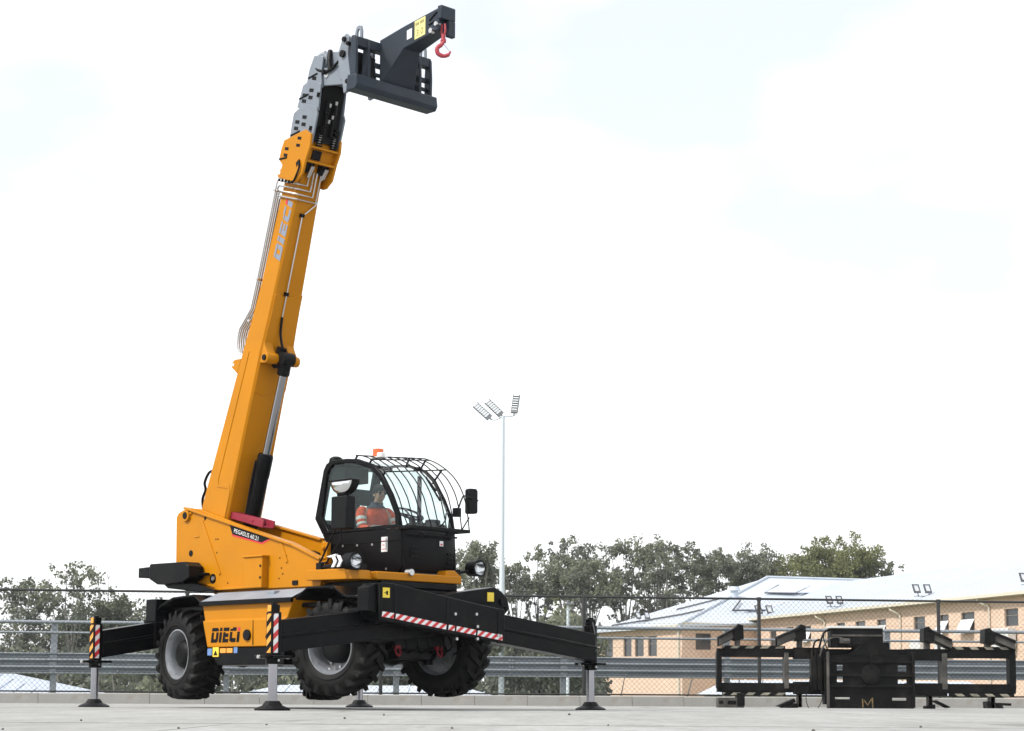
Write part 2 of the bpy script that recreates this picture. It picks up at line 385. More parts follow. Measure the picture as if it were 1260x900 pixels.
def leg_tape(o, xm, yl):
    s = .068
    b = MB()          # rearward / near side face: black and yellow; forward face: red and white
    tape(b, (xm-s+.02, yl-s-.001, .69), (xm-s+.02, yl-s-.001, 1.16), (2*s-.055, 0, 0), .075, lean=.9, a=0, c=1)
    b.build('hazard_stripe', [BLK, AMB], o, smooth=0)
    b = MB(); tape(b, (xm+s+.001, yl-s+.012, .69), (xm+s+.001, yl-s+.012, 1.16), (0, 2*s-.065, 0), .075, lean=.9, a=0, c=1)
    b.build('hazard_tape', [REDT, WHT], o, smooth=0)
    b = MB(); b.box(xm-.045, xm+.02, yl-.066, yl-.051, 1.185, 1.262); b.build('marker_lamp', AMB, o, .004)
oB, xm = outrigger(2.30, 2.51, -.5, 1.125, -2.52, .89, .192, -2.58, -1, .12); leg_tape(oB, xm, -2.58)
oC, xm = outrigger(2.56, 2.78, .6, 1.13, 2.88, .866, .192, 2.94, 1, -.05)
b = MB(); b.box(xm-.03, xm-.0, 3.002, 3.012, .7, 1.15); b.build('hazard_tape', REDT, oC)
WORNH = mat('grey_hose', (.12,.12,.125), .5)
b = MB(); b.tube(bez([(xm+.075, 2.9, 1.22), (xm+.085, 2.93, 1.1), (xm+.08, 2.95, 1.0), (xm+.085, 2.96, .85), (xm+.08, 2.9, .68)], 6), .008, 6); b.build('hose', WORNH, oC)
oA, xm = outrigger(-2.71, -2.49, -.4, 1.10, -1.69, .893, .192, -1.75, -1); leg_tape(oA, xm, -1.75)
oD, xm = outrigger(-2.41, -2.19, .4, 1.10, 2.86, .868, .192, 2.92, 1)
# outrigger housings: two crossing boxes at each end
def housing(pts, x0, x1): return MB().prism(pts, 'x', x0, x1).build('outrigger_housing', BLK, M, .012)
h1 = housing([(-1.17,1.12),(-1.19,1.585),(-.95,1.592),(.40,1.405),(.965,1.335),(1.02,1.32),(1.02,.875),(.95,.885)], 2.53, 2.83)
b = MB(); b.prism([(-1.31,1.235),(-1.31,1.525),(-1.19,1.585),(-1.17,1.2)], 'x', 2.57, 2.79); b.box(2.826, 2.838, -1.17, -1.13, 1.2, 1.575); b.box(2.826, 2.838, -.93, -.90, 1.22, 1.575); b.box(2.826, 2.836, -.02, 0, 1.16, 1.45); b.box(2.82, 2.838, .90, 1.025, .88, 1.335); b.build('end_bracket', BLK, h1, .006)
b = MB()
for (p, q) in (((2.8345,-1.128,1.165),(2.8345,-.93,1.147)),((2.8345,-.90,1.144),(2.8345,-.03,1.035)),((2.8345,.01,1.032),(2.8345,.12,1.021)),((2.8345,.15,1.018),(2.8345,.50,.978)),((2.8345,.53,.974),(2.8395,.985,.918))): tape(b, p, q, (0, .008, .068), .062, lean=1.1, a=0, c=1)
b.build('hazard_tape', [REDT, WHT], h1, smooth=0)
b = MB(); b.box(2.828, 2.8335, -1.115, -1.0, 1.405, 1.53); b.build('decal', YLW, h1)
b = MB(); b.box(2.834, 2.836, -1.09, -1.035, 1.46, 1.47); b.box(2.834, 2.836, -1.06, -1.03, 1.44, 1.49); b.build('decal_mark', BLK, h1)
b = MB()
for (yy, zz) in ((.12,1.24),(.15,.92),(.5,1.25),(.52,1.09),(.52,.93),(.9,.985),(.95,.98)): b.cyl((2.83, yy, zz), 'x', .02, 2.825, 2.855, 8)
b.build('bolt', STEEL, h1)
h2 = housing([(-1.15,.87),(-1.15,1.28),(.41,1.535),(1.17,1.645),(1.30,1.595),(1.42,1.50),(1.45,1.36),(1.2,1.12),(-.9,.84)], 2.2, 2.5)
b = MB(); b.box(2.5, 2.507, 1.03, 1.15, 1.45, 1.57); b.build('decal', YLW, h2)
b = MB(); b.cyl((2.5, 1.30, 1.45), 'x', .045, 2.49, 2.53, 14); b.cyl((2.5, 1.38, 1.36), 'x', .025, 2.49, 2.53, 10); b.tube([(2.52, 1.40, 1.28), (2.52, 1.43, 1.33)], .012, 6); b.build('bolt', BLKM, h2)
housing([(-.85,.86),(-.85,1.27),(.9,1.5),(1.15,1.5),(1.15,1.1)], -2.75, -2.45)
housing([(1.1,.87),(1.1,1.28),(-.4,1.48),(-.55,1.44),(-.55,1.08)], -2.42, -2.14)

# ---- turret
PL_N = [(-2.155,1.95),(-2.17,2.74),(-2.12,2.80),(-1.91,2.862),(-1.63,2.83),(.50,2.205),(1.11,1.975),(1.20,1.83),(1.12,1.625),(-1.30,1.64),(-2.0,1.86)]
tp = MB().prism(PL_N, 'y', -.725, -.675).build('turret_plate', YEL, M, .008)
b = MB()
def strip(p, q, y0, y1, t):
    d = Vector((q[0]-p[0], q[1]-p[1])).normalized(); nn = Vector((-d.y, d.x))*t
    b.prism([(p[0]-nn.x*.5, p[1]-nn.y*.5), (q[0]-nn.x*.5, q[1]-nn.y*.5), (q[0]+nn.x*.5, q[1]+nn.y*.5), (p[0]+nn.x*.5, p[1]+nn.y*.5)], 'y', y0, y1)
strip((-1.95,2.862), (.52,2.212), -.765, -.62, .03); strip((.52,2.212), (1.13,1.985), -.76, -.63, .028)
strip((-1.54,2.65), (-1.08,1.87), -.74, -.72, .045); strip((.28,2.24), (.42,1.97), -.738, -.72, .05)
strip((-1.30,1.655), (-.4,1.66), -.80, -.7, .03)
b.cyl((-1.905,-.7,2.748), 'y', .085, -.765, -.66, 24); b.box(-2.0,-1.78,-.745,-.72,2.76,2.80); b.box(-1.72,-1.6,-.735,-.72,2.42,2.44)
b.build('turret_rib', YEL, tp, .005)
b = MB(); b.box(-.40,.0,-.83,-.72,1.64,2.07); b.prism([(-.42,2.062),(.03,2.062),(.03,2.09),(-.42,2.09)], 'y', -.85, -.70); b.build('plate_box', YEL, tp, .012)
b = MB(); b.cyl((-1.905,-.77,2.748), 'y', .05, -.772, -.76, 20); b.cyl((-1.25,-.73,1.815), 'y', .07, -.731, -.722, 20); b.cyl((-.03,-.835,1.94), 'y', .018, -.838, -.825, 10); b.cyl((-.03,-.835,1.78), 'y', .018, -.838, -.825, 10)
b.prism([(-1.49,2.70),(-1.45,2.74),(-1.44,2.68),(-1.48,2.65)], 'y', -.729, -.722); b.box(.55,.66,-.74,-.72,1.66,1.72); b.cyl((-1.79,-.73,2.2),'y',.045,-.731,-.722,16)
for q in ((-1.2,2.37),(-1.15,2.37),(-1.17,2.18),(.26,2.04),(.4,2.06),(.3,1.9),(.33,1.82),(.25,1.76),(-.9,1.74)): b.cyl((q[0],-.73,q[1]),'y',.012,-.729,-.722,8)
b.build('pin', BLKM, tp)
b = MB(); b.cyl((-1.225,-.74,1.815), 'y', .03, -.755, -.73, 14); b.build('pin_cap', STEEL, tp)
# model plate
def on_bdg(u, v): return (-.885+u, -.7285, 2.562-.2605*u+v)
b = MB(); b.add([on_bdg(0,0),on_bdg(.07,-.125),on_bdg(.74,-.10),on_bdg(.93,.0)], [(0,1,2,3)]); bd = b.build('badge', BLKM, tp, smooth=0)
b = MB(); b.add([on_bdg(.055,-.125),on_bdg(.07,-.15),on_bdg(.755,-.12),on_bdg(.99,.012),on_bdg(.93,.0),on_bdg(.74,-.10),on_bdg(.07,-.125)], [(0,1,2,6),(6,2,5),(2,3,4,5)]); b.build('badge_edge', REDT, tp, smooth=0)
v, f = text_mesh('PEGASUS 60.21', .088)
w_ = max(p[0] for p in v); b = MB(); b.add([(lambda q: (q[0], q[1]-.003, q[2]))(on_bdg(.10+p[0]*.56/w_+.18*p[1], -.092+p[1])) for p in v], f); b.build('lettering', WHT, tp, smooth=0)
PL_F = [(-2.155,1.95),(-2.17,2.74),(-2.12,2.80),(-1.91,2.862),(-1.63,2.83),(.30,2.32),(.36,2.29),(.48,2.05),(.48,1.64),(-1.30,1.64),(-2.0,1.86)]
fp = MB().prism(PL_F, 'y', -.03, .02).build('turret_plate', YEL, M, .008)
b = MB(); strip((-1.95,2.862), (.30,2.33), -.07, .05, .03); b.build('turret_rib', YEL, fp, .005)
b = MB(); b.box(.37,.5,-.10,-.03,2.0,2.28); b.cyl((.44,-.1,2.2),'y',.03,-.14,-.09,12); b.build('boom_rest', YEL, fp, .008)
b = MB(); b.prism([(.2,2.18),(.32,2.14),(.3,2.08),(.2,2.12)], 'y', -.16, -.06); b.build('rest_pad', BLKM, fp, .008)
b = MB(); b.box(-1.3, 1.1, -.67, .95, 1.60, 1.665); b.box(-2.1,-2.05,-.67,-.03,1.95,2.5); TB = b.build('turret_deck', YEL, M, .008)
b = MB(); b.prism([(.95,1.70),(.95,1.84),(1.75,1.83),(2.02,1.80),(2.05,1.68)], 'y', -.82, -.62); b.box(.95,2.05,-.62,-.3,1.68,1.735); b.build('turret_platform', YEL, M, .012)
b = MB(); b.box(1.95,2.12,-.60,.92,1.685,1.79); b.box(1.92,2.10,-.62,-.25,1.70,1.76); b.prism([(.62,1.69),(.66,1.86),(.80,1.865),(.92,1.79),(.93,1.69)], 'x', 1.90, 2.11); b.box(.5,1.95,.0,.95,1.67,1.74); FBM = b.build('turret_front_beam', YEL, M, .012)
b = MB(); b.box(1.0,2.02,-.62,.93,1.575,1.668); b.box(2.02,2.1,-.5,.85,1.60,1.682); b.build('turret_underside', BLKM, M, .006)
b = MB(); b.cyl((2.13,-.02,1.80),'x',.045,2.06,2.16,18); b.build('work_lamp', STEEL, M, .004)
b = MB()
b.prism([(-2.42,1.84),(-2.42,2.045),(-2.39,2.06),(-1.56,2.055),(-1.46,1.99),(-1.43,1.83),(-1.62,1.76),(-2.22,1.755)], 'y', -1.0, -.74)
b.prism([(-2.80,1.875),(-2.80,2.02),(-2.40,2.03),(-2.40,1.86)], 'y', -.93, -.76); b.box(-2.42,-2.12,-.74,1.0,1.76,2.05); b.box(-1.46,-1.3,-.84,-.74,1.86,1.90)
b.prism([(-2.1,1.70),(-2.2,1.76),(-1.5,1.76),(-1.0,1.64),(-1.3,1.62)], 'y', -.9, -.6)
b.build('counterweight', BLK, M, .012)
# red safety strut lying on the plate
b = MB(); A0, A1 = Vector((-1.17,-.55,2.745)), Vector((-.27,-.55,2.535)); d = (A1-A0).normalized()
def sb(y0, y1, n0, n1, s0, s1):
    nv = Vector((-d.z, 0, d.x)); b.prism([tuple((A0+d*s+nv*n_).xz) for s, n_ in ((s0,n0),(s1,n0),(s1,n1),(s0,n1))], 'y', y0, y1)
sb(-.60,-.585,-.05,.05,0,.72); sb(-.585,-.44,.035,.05,0,.72); sb(-.44,-.425,-.05,.05,0,.72); sb(-.62,-.60,-.05,.06,.62,.93); sb(-.62,-.42,-.05,-.035,.62,.93); sb(-.43,-.41,-.05,.06,.62,.93); sb(-.63,-.40,-.01,.03,.66,.70)
b.build('safety_strut', RED, M, .006)
# headlamps
def lamp(c, dirx, wing):
    b = MB(); b.lathe([(.0,-.22),(.06,-.22),(.105,-.17),(.115,.0),(.10,.005),(.095,-.06),(.0,-.08)], c, 'x', 24); o = b.build('headlamp', BLKM, M, .004)
    b = MB(); b.lathe([(.0,-.02),(.02,-.02),(.022,-.07),(.05,-.062),(.08,-.035),(.10,.008)], c, 'x', 24); b.build('lens', LENS, o, smooth=60)
    b = MB(); b.lathe([(.095,.0),(.118,.0),(.118,.02),(.095,.02)], c, 'x', 22); b.build('bezel', BLKM, o)
    b = MB(); b.tube([(c[0]-.1, c[1], c[2]-.02), (c[0]-.12, c[1]+wing, c[2]-.09)], .022, 8); b.box(c[0]-.2, c[0]-.05, c[1]+wing-.04, c[1]+wing+.06, c[2]-.2, c[2]-.03); b.build('lamp_bracket', BLKM, o, .004)
    return o
hl = lamp((2.02, -.88, 1.91), 1, .18)
b = MB()
for k in range(2):
    x0 = 1.68+.11*k; b.prism([(x0,1.835),(x0+.05,1.91),(x0,1.985),(x0+.06,1.985),(x0+.11,1.91),(x0+.06,1.835)], 'y', -1.006, -.985)
b.prism([(1.55,1.985),(1.74,2.01),(1.74,1.985),(1.62,1.965)], 'y', -.98, -.93); b.build('turn_signal', WHT, hl, .004)
lamp((2.1, 1.26, 1.92), 1, -.36)
# near side mirror stalk, convex mirror and box
b = MB(); b.tube([(1.12,-.76,1.90),(1.20,-.76,1.99),(1.50,-.76,2.42)], .013, 8); b.tube([(1.15,-.76,1.92),(1.30,-.76,1.93),(1.38,-.76,2.02),(1.58,-.76,2.2),(1.58,-.76,2.36)], .013, 8)
b.box(1.10,1.2,-.78,-.72,1.84,1.93); b.tube([(1.2,-.74,1.87),(1.5,-.74,1.885)], .03, 8); MS = b.build('mirror_stalk', BLKM, M)
b = MB(); b.box(1.46,1.78,-.84,-.68,2.35,2.785); b.box(1.52,1.70,-.80,-.72,2.785,2.86); b.build('mirror_housing', BLKM, MS, .02)
hd_ = [(1.385,2.985),(1.40,2.93),(1.45,2.865),(1.53,2.82),(1.62,2.805),(1.71,2.82),(1.79,2.865),(1.84,2.93),(1.855,2.985)]
b = MB(); b.prism(hd_, 'y', -.80, -.68); b.prism([(1.37,2.985),(1.87,2.985),(1.85,3.005),(1.39,3.005)], 'y', -.83, -.68); b.build('mirror_cap', BLKM, MS, .008)
b = MB(); c_ = (1.62, 2.955)
def sc_(f, y): return [(c_[0]+(x-c_[0])*f, y, c_[1]+(z-c_[1])*f) for x, z in hd_]
b.loft([sc_(.90,-.801), sc_(.84,-.812), sc_(.6,-.832), sc_(.3,-.842), sc_(.05,-.845)]); b.build('mirror_face', MIRR, MS, smooth=60)
# ---- boom
BO, BC, BS = Vector((-.989, -.35, 2.867)), math.cos(R(73.5)), math.sin(R(73.5))
def BP(s, y, t): return (BO.x+s*BC-t*BS, BO.y+y, BO.z+s*BS+t*BC)       # s along, y across, t towards the top side
st = [(-1.0,.66,.33,0),(-.1,.635,.315,0),(1.0,.535,.30,0),(2.2,.43,.285,0),(2.6,.405,.265,0),(3.1,.37,.25,0),(4.5,.36,.205,0),(4.95,.36,.20,0)]
def bsec(s, T, w, t0):
    c = .03; return [(s,-w,t0+c),(s,-w,T-c),(s,-w+c,T),(s,w-c,T),(s,w,T-c),(s,w,t0+c),(s,w-c,t0),(s,-w+c,t0)]
BM = MB(BP).loft([bsec(*q) for q in st]).build('boom', YEL, M, .006)
b = MB(BP)                                              # doubler plates, weld seams, cylinder anchor
def lerp(s, i):
    for a, c in zip(st, st[1:]):
        if a[0] <= s <= c[0]: return a[i]+(c[i]-a[i])*(s-a[0])/(c[0]-a[0])
    return st[-1][i]
def side_plate(pts, th):       # (s, frac of height)
    lo = [(s, -lerp(s,2)-.001, lerp(s,1)*k) for s, k in pts]; hi = [(s, -lerp(s,2)-th, lerp(s,1)*k) for s, k in pts]
    b.loft([lo, hi])
side_plate([(-.35,.08),(.12,.08),(.2,.16),(.16,.58),(.24,.66),(1.4,.66),(2.15,.66),(2.15,.60),(1.4,.60),(.26,.6),(.2,.54),(.26,.14),(.17,.06),(-.35,.04)], .008)
b.loft([[(s,-lerp(s,2)+.02+(.0),-.012) for s in (2.2,2.6,3.0)]+[(s,lerp(s,2)-.02,-.012) for s in (3.0,2.6,2.2)], [(s,-lerp(s,2)+.02,.001) for s in (2.2,2.6,3.0)]+[(s,lerp(s,2)-.02,.001) for s in (3.0,2.6,2.2)]])
w0_ = [(3.0,-.24,-.014),(3.04,-.2,-.014),(3.0,-.08,-.014),(3.02,.05,-.014),(3.07,.15,-.014),(3.07,.235,-.014),(2.2,.235,-.014),(2.2,-.24,-.014)]
b.loft([w0_, [(p[0],p[1],-.002) for p in w0_]])
w1_ = [(1.62,-.27,-.010),(1.58,-.1,-.010),(1.64,.02,-.010),(1.70,.16,-.010),(1.68,.27,-.010),(2.2,.27,-.010),(2.2,-.27,-.010)]
b.loft([w1_, [(p[0],p[1],-.001) for p in w1_]])
for y0, y1 in ((-.27,-.12),(.12,.26)):
    pr = [(2.04,0),(2.05,-.11),(2.09,-.18),(2.16,-.18),(2.21,-.12),(2.30,-.03),(2.36,0)]
    b.loft([[(s,y0,t) for s,t in pr], [(s,y1,t) for s,t in pr]])
b.loft([[(1.86,-.29,.60),(1.80,-.29,.44),(2.02,-.29,.42),(1.98,-.29,.56),(1.93,-.29,.61)], [(1.86,-.27,.60),(1.80,-.27,.44),(2.02,-.27,.42),(1.98,-.27,.56),(1.93,-.27,.61)]])
b.loft([[(4.62,-.255,.44),(4.60,-.255,.33),(4.78,-.255,.33),(4.72,-.255,.45),(4.67,-.255,.47)], [(4.62,-.235,.44),(4.60,-.235,.33),(4.78,-.235,.33),(4.72,-.235,.45),(4.67,-.235,.47)]])
b.build('boom_plate', YEL, BM, .006)
b = MB(BP); b.tube([(2.13,-.30,-.125),(2.13,.28,-.125)], .075, 20); b.build('boom_pin_boss', YEL, BM, .006)
b = MB(BP); b.tube([(2.13,-.318,-.125),(2.13,-.302,-.125)], .04, 16); b.tube([(2.1,-.1,-.13),(2.1,.1,-.13)], .10, 20); b.tube([(2.22,-.03,-.12),(2.30,-.03,-.13)], [.07,.075], 14); b.build('boom_pin', BLKM, BM)
b = MB(BP); b.tube([(1.905,-.291,.575),(1.905,-.269,.575)], .022, 12); b.tube([(4.69,-.257,.43),(4.69,-.233,.43)], .03, 12); b.build('lug_eye', WHT, BM)
b = MB(BP); logo(b, lambda u, v: (3.48+u*.272, -lerp(3.48+u*.272,2)-.004, .035+v*.165)); b.build('lettering', [LOGO, REDT], BM, smooth=0)
# tubes along the upper edge of the boom
for k in range(8):
    y = -.27+.034*k
    if k < 4:
        sE = 4.58-.07*k
        p = [(2.06,y,.36),(2.09,y,.52),(2.14+.015*k,y,.575),(2.2+.02*k,y,.60),(2.32,y,.615),(2.42,y,.61),(2.62,y,.50),(2.74,y,.44),(3.2,y,.425),(sE-.05,y,.415),(sE,y+(-.0),.40),(sE+.0,-lerp(4.4,2)-.03,.37),(sE,-lerp(4.4,2)-.03,.02),(sE,-lerp(4.4,2)+.0,-.03),(sE,-.08+.07*(k%2)+(.13 if k > 1 else 0),-.035),(4.78,-.08+.07*(k%2)+(.13 if k > 1 else 0),-.035)]
    else: p = [(2.06,y,.36),(2.09,y,.52),(2.14+.015*k,y,.575),(2.2+.02*k,y,.60),(2.32,y,.615),(2.42,y,.61),(2.62,y,.50),(2.74,y,.44),(4.45,y,.415)]
    MB(BP).tube(p, .0125, 8).build('hydraulic_tube', STEEL, BM)
b = MB(BP)
for s in (2.55,3.15,4.42): b.loft([[(s,-.29,.40),(s,.03,.40),(s,.03,.455),(s,-.29,.455)], [(s+.03,-.29,.40),(s+.03,.03,.40),(s+.03,.03,.455),(s+.03,-.29,.455)]])
b.build('tube_clamp', STEEL, BM, .003)
MB(BP).tube([(4.40,.16,-.03),(4.33,.12,-.03),(4.15,-.06,-.03),(2.72,-.06,-.03)], .011, 7).build('hydraulic_tube', STEEL, BM)
b = MB(BP)
for s in (4.14, 3.02): b.loft([[(s,-.09,-.045),(s,-.03,-.045),(s,-.03,0),(s,-.09,0)], [(s+.05,-.09,-.045),(s+.05,-.03,-.045),(s+.05,-.03,0),(s+.05,-.09,0)]])
b.tube(bez([(2.72,-.06,-.03),(2.5,-.05,-.05),(2.34,-.04,-.12),(2.28,-.03,-.16)], 5), .018, 8); b.build('boom_hose', BLKM, BM)
b = MB(BP); b.tube(bez([(.35,-.22,.64),(.30,-.25,.70),(.15,-.26,.74),(.05,-.25,.70),(-.1,-.24,.74),(-.3,-.2,.7)], 5), .02, 8); b.tube(bez([(.25,-.12,.6),(.22,-.15,.72),(.05,-.16,.75),(-.2,-.15,.68)], 5), .018, 8); b.build('boom_hose', BLKM, BM)
# yellow head of the first section
H1 = [(5.0,.43),(5.14,.40),(5.33,-.03),(5.28,-.175),(5.12,-.205),(4.95,-.17),(4.72,-.15),(4.60,-.05),(4.58,.02),(4.62,.36),(4.80,.335),(4.86,.43)]
for y0, y1, flip in ((-.30,-.262,0),(.225,.262,1)):
    b = MB(BP); b.loft([[(s,y0,t) for s,t in H1], [(s,y1,t) for s,t in H1]]); hp = b.build('boom_head_plate', YEL, BM, .006)
    if not flip:
        b = MB(BP)
        for (s,t) in ((5.20,.06),(5.10,.06),(5.03,.30),(4.94,.30)): b.loft([[(s-.02,-.304,t-.04),(s+.02,-.304,t-.04),(s+.02,-.304,t+.04),(s-.02,-.304,t+.04)], [(s-.02,-.29,t-.04),(s+.02,-.29,t-.04),(s+.02,-.29,t+.04),(s-.02,-.29,t+.04)]])
        b.loft([[(4.92,-.304,-.03),(4.86,-.304,.03),(4.80,-.304,.0),(4.88,-.304,-.05)], [(4.92,-.29,-.03),(4.86,-.29,.03),(4.80,-.29,.0),(4.88,-.29,-.05)]])
        b.tube([(4.87,-.305,.42),(4.91,-.305,.26)], .012, 6)
        b.tube(bez([(4.90,-.31,-.04),(4.80,-.325,-.09),(4.70,-.32,-.06),(4.60,-.31,.0),(4.57,-.31,.10)], 5), .014, 7)
        for k in range(5): b.tube([(4.57,-.31,.02+.075*k),(4.605,-.31,.02+.075*k)], .017, 7)
        b.build('plate_slot', BLKM, hp)
b = MB(BP)
for s, t0 in ((4.90,-.17),(5.10,-.19)): b.loft([[(s,-.26,t0),(s,.225,t0),(s,.225,.02),(s,-.26,.02)], [(s+.03,-.26,t0),(s+.03,.225,t0),(s+.03,.225,.02),(s+.03,-.26,.02)]])
b.loft([[(4.93,-.26,-.09),(4.93,.225,-.09),(5.10,.225,-.11),(5.10,-.26,-.11)], [(4.93,-.26,-.06),(4.93,.225,-.06),(5.10,.225,-.08),(5.10,-.26,-.08)]])
b.loft([[(5.13,-.26,-.10),(5.13,.225,-.10),(5.32,.225,-.02),(5.32,-.26,-.02)], [(5.13,-.26,-.07),(5.13,.225,-.07),(5.32,.225,.01),(5.32,-.26,.01)]])
b.build('boom_head_ledge', YEL, BM, .005)
b = MB(BP)
for y in (-.1,): b.loft([[(4.95,y-.06,-.115),(4.95,y+.09,-.115),(5.08,y+.09,-.13),(5.08,y-.06,-.13)], [(4.95,y-.06,-.08),(4.95,y+.09,-.08),(5.08,y+.09,-.09),(5.08,y-.06,-.09)]])
for y in (-.13,.12): b.loft([[(4.76,y-.06,-.06),(4.76,y+.06,-.06),(4.90,y+.06,-.10),(4.90,y-.06,-.10)], [(4.76,y-.06,0),(4.76,y+.06,0),(4.90,y+.06,0),(4.90,y-.06,0)]])
b.build('boom_head_opening', BLKM, BM, .004)
b = MB(BP)
for y in (-.12,.13):
    b.tube([(4.70,y,-.05),(4.86,y,-.11)], .02, 8); b.tube([(4.72,y+.035,-.05),(4.86,y+.035,-.11)], .016, 8); b.tube([(5.17,y+.02,-.12),(5.30,y+.02,-.13)], .028, 8)
b.build('hose_fitting', STEEL, BM)
# inner sections
b = MB(BP); b.loft([bsec(4.6,.30,.17,.02), bsec(5.9,.28,.155,.0)]); b.loft([bsec(5.5,.26,.13,.03), bsec(6.3,.24,.12,.03)]); b.build('inner_boom', BLKM, BM)
G1 = [(5.10,.345),(5.53,.365),(5.69,.17),(5.665,-.11),(5.58,-.17),(5.15,-.165)]
G2 = [(5.62,.34),(5.93,.305),(6.03,.163),(5.99,-.09),(5.62,-.145)]
G3 = [(5.92,.25),(6.17,.25),(6.36,.20),(6.36,.0),(6.13,-.03),(5.94,-.11)]
for G, yo, sl in ((G1,.225,((5.42,.24),(5.40,.09),(5.50,.10),(5.33,.24))),(G2,.205,((5.80,.22),(5.78,.08),(5.88,.09),(5.72,.21))),(G3,.19,((6.05,.10),))):
    for sgn in (-1, 1):
        b = MB(BP); y0, y1 = (-yo-.03, -yo) if sgn < 0 else (yo, yo+.03)
        b.loft([[(s,y0,t) for s,t in G], [(s,y1,t) for s,t in G]]); gp = b.build('extension_plate', GREY, BM, .006)
        if sgn < 0:
            b = MB(BP)
            for (s,t) in sl: b.loft([[(s-.024,y0-.004,t-.045),(s+.024,y0-.004,t-.045),(s+.024,y0-.004,t+.045),(s-.024,y0-.004,t+.045)], [(s-.024,y1,t-.045),(s+.024,y1,t-.045),(s+.024,y1,t+.045),(s-.024,y1,t+.045)]])
            s_, t_ = G[0]; b.tube([(s_+.12,y0-.004,t_-.02),(s_+.20,y0-.004,t_-.2)], .012, 6); b.tube([(G[-1][0]+.18,y0-.003,-.09),(G[-1][0]+.24,y0-.003,-.09)], .025, 8)
            b.build('plate_slot', BLKM, gp)
b = MB(BP)
b.loft([[(5.2,-.2,-.12),(5.2,.2,-.12),(5.2,.2,.0),(5.2,-.2,.0)], [(6.05,-.18,-.10),(6.05,.18,-.10),(6.05,.18,.0),(6.05,-.18,.0)]])
for y in (-.07,.06): b.tube([(5.3,y,-.15),(5.62,y,-.14)], .022, 8); b.tube([(5.62,y,-.14),(5.78,y,-.12)], .035, 8)
for y in (-.1,.15):
    for k in range(9): b.loft([[(5.14+.033*k,y-.035,-.17),(5.14+.033*k,y+.035,-.17),(5.14+.033*k,y+.035,-.11),(5.14+.033*k,y-.035,-.11)], [(5.16+.033*k,y-.035,-.175),(5.16+.033*k,y+.035,-.175),(5.16+.033*k,y+.035,-.11),(5.16+.033*k,y-.035,-.11)]])
b.build('extension_chain', BLKM, BM)
b = MB(BP)
for y, s in ((-.05,5.7),(.03,5.55),(-.02,5.48),(.05,5.75)): b.tube([(s,y,-.15),(s+.05,y,-.155)], .018, 8)
b.build('chain_pin', STEEL, BM)
# goose-neck head and hitch plates
b = MB(); b.prism([(.54,8.95),(.60,9.05),(.78,9.06),(1.18,8.97),(1.30,8.6),(1.22,8.50),(.83,8.60),(.62,8.70)], 'y', -.50, -.20); b.prism([(.50,8.70),(.62,8.90),(.85,8.80),(1.25,8.78),(1.25,8.48),(.80,8.56),(.66,8.44),(.45,8.52)], 'y', -.535, -.505); b.prism([(.50,8.70),(.62,8.90),(.85,8.80),(1.25,8.78),(1.25,8.48),(.80,8.56),(.66,8.44),(.45,8.52)], 'y', -.195, -.165)
b.cyl((.72,0,8.93),'y',.12,-.52,-.18,20); HD = b.build('boom_head', GREY, BM, .012)
b = MB(); b.prism([(.44,8.98),(.5,9.04),(.62,9.10),(.72,9.10),(.66,9.02),(.56,8.98),(.5,8.90),(.42,8.9)], 'y', -.46, -.42); b.cyl((.72,0,8.93),'y',.07,-.54,-.5,16); b.cyl((.86,0,8.70),'y',.045,-.548,-.53,14); b.build('head_bracket', STEEL, HD, .006)
b = MB(); b.tube(bez([(.56,-.52,8.95),(.7,-.56,8.80),(.95,-.56,8.74),(1.2,-.55,8.85),(1.3,-.5,8.8)], 6), .02, 8); b.tube(bez([(.9,-.51,9.04),(.92,-.54,8.9),(.95,-.55,8.75)], 5), .035, 8); b.tube(bez([(.6,-.5,8.66),(.58,-.48,8.74),(.7,-.45,8.8)], 4), .05, 8); b.build('head_hose', BLKM, HD)
HPT = [(1.17,8.92),(1.27,9.12),(1.34,9.16),(1.40,9.10),(1.38,8.86),(1.42,8.62),(1.50,8.48),(1.46,8.36),(1.30,8.33),(1.27,8.50),(1.2,8.6)]
for y0 in (-.60, -.16):
    hp = MB().prism(HPT, 'y', y0, y0+.05).build('hitch_plate', GREY, BM, .008)
    b = MB(); b.cyl((1.315,0,9.08),'y',.035,y0-.03,y0+.07,14); b.cyl((1.29,0,8.88),'y',.05,y0-.035,y0+.07,16); b.build('hitch_pin', BLKM, hp)
b = MB(); b.box(1.18,1.36,-.55,-.16,8.55,8.95); b.cyl((1.32,0,9.08),'y',.03,-.6,-.1,14); b.build('hitch_block', BLKM, BM, .008)
# lift cylinder
CA, CB = Vector((-.155,-.35,4.87)), Vector((-.93,-.35,2.45)); cd = (CA-CB).normalized(); CM = CB+cd*1.14
b = MB(); b.tube([CB, CM, CM+cd*.03], [.105,.105,.10], 24); b.tube([CM-cd*.30, CM-cd*.28, CM-cd*.0, CM+cd*.03], [.11,.112,.112,.10], 24); CY = b.build('lift_cylinder', BLK, M)
b = MB(); b.tube([CM, CA-cd*.1], .055, 24); b.build('rod', CHROME, CY)
b = MB(); b.tube([CA-cd*.24, CA-cd*.22, CA-cd*.05], [.07,.09,.085], 20); b.tube([CA+Vector((0,-.1,0)), CA+Vector((0,.1,0))], .095, 20); b.build('rod_eye', BLKM, CY)
b = MB(); b.tube(bez([CM+Vector((-.10,-.09,-.06)), CM+Vector((-.15,-.1,-.25)), CM+Vector((-.22,-.1,-.5)), CM+Vector((-.33,-.1,-.95))], 5), .017, 7); b.build('hose', BLKM, CY)
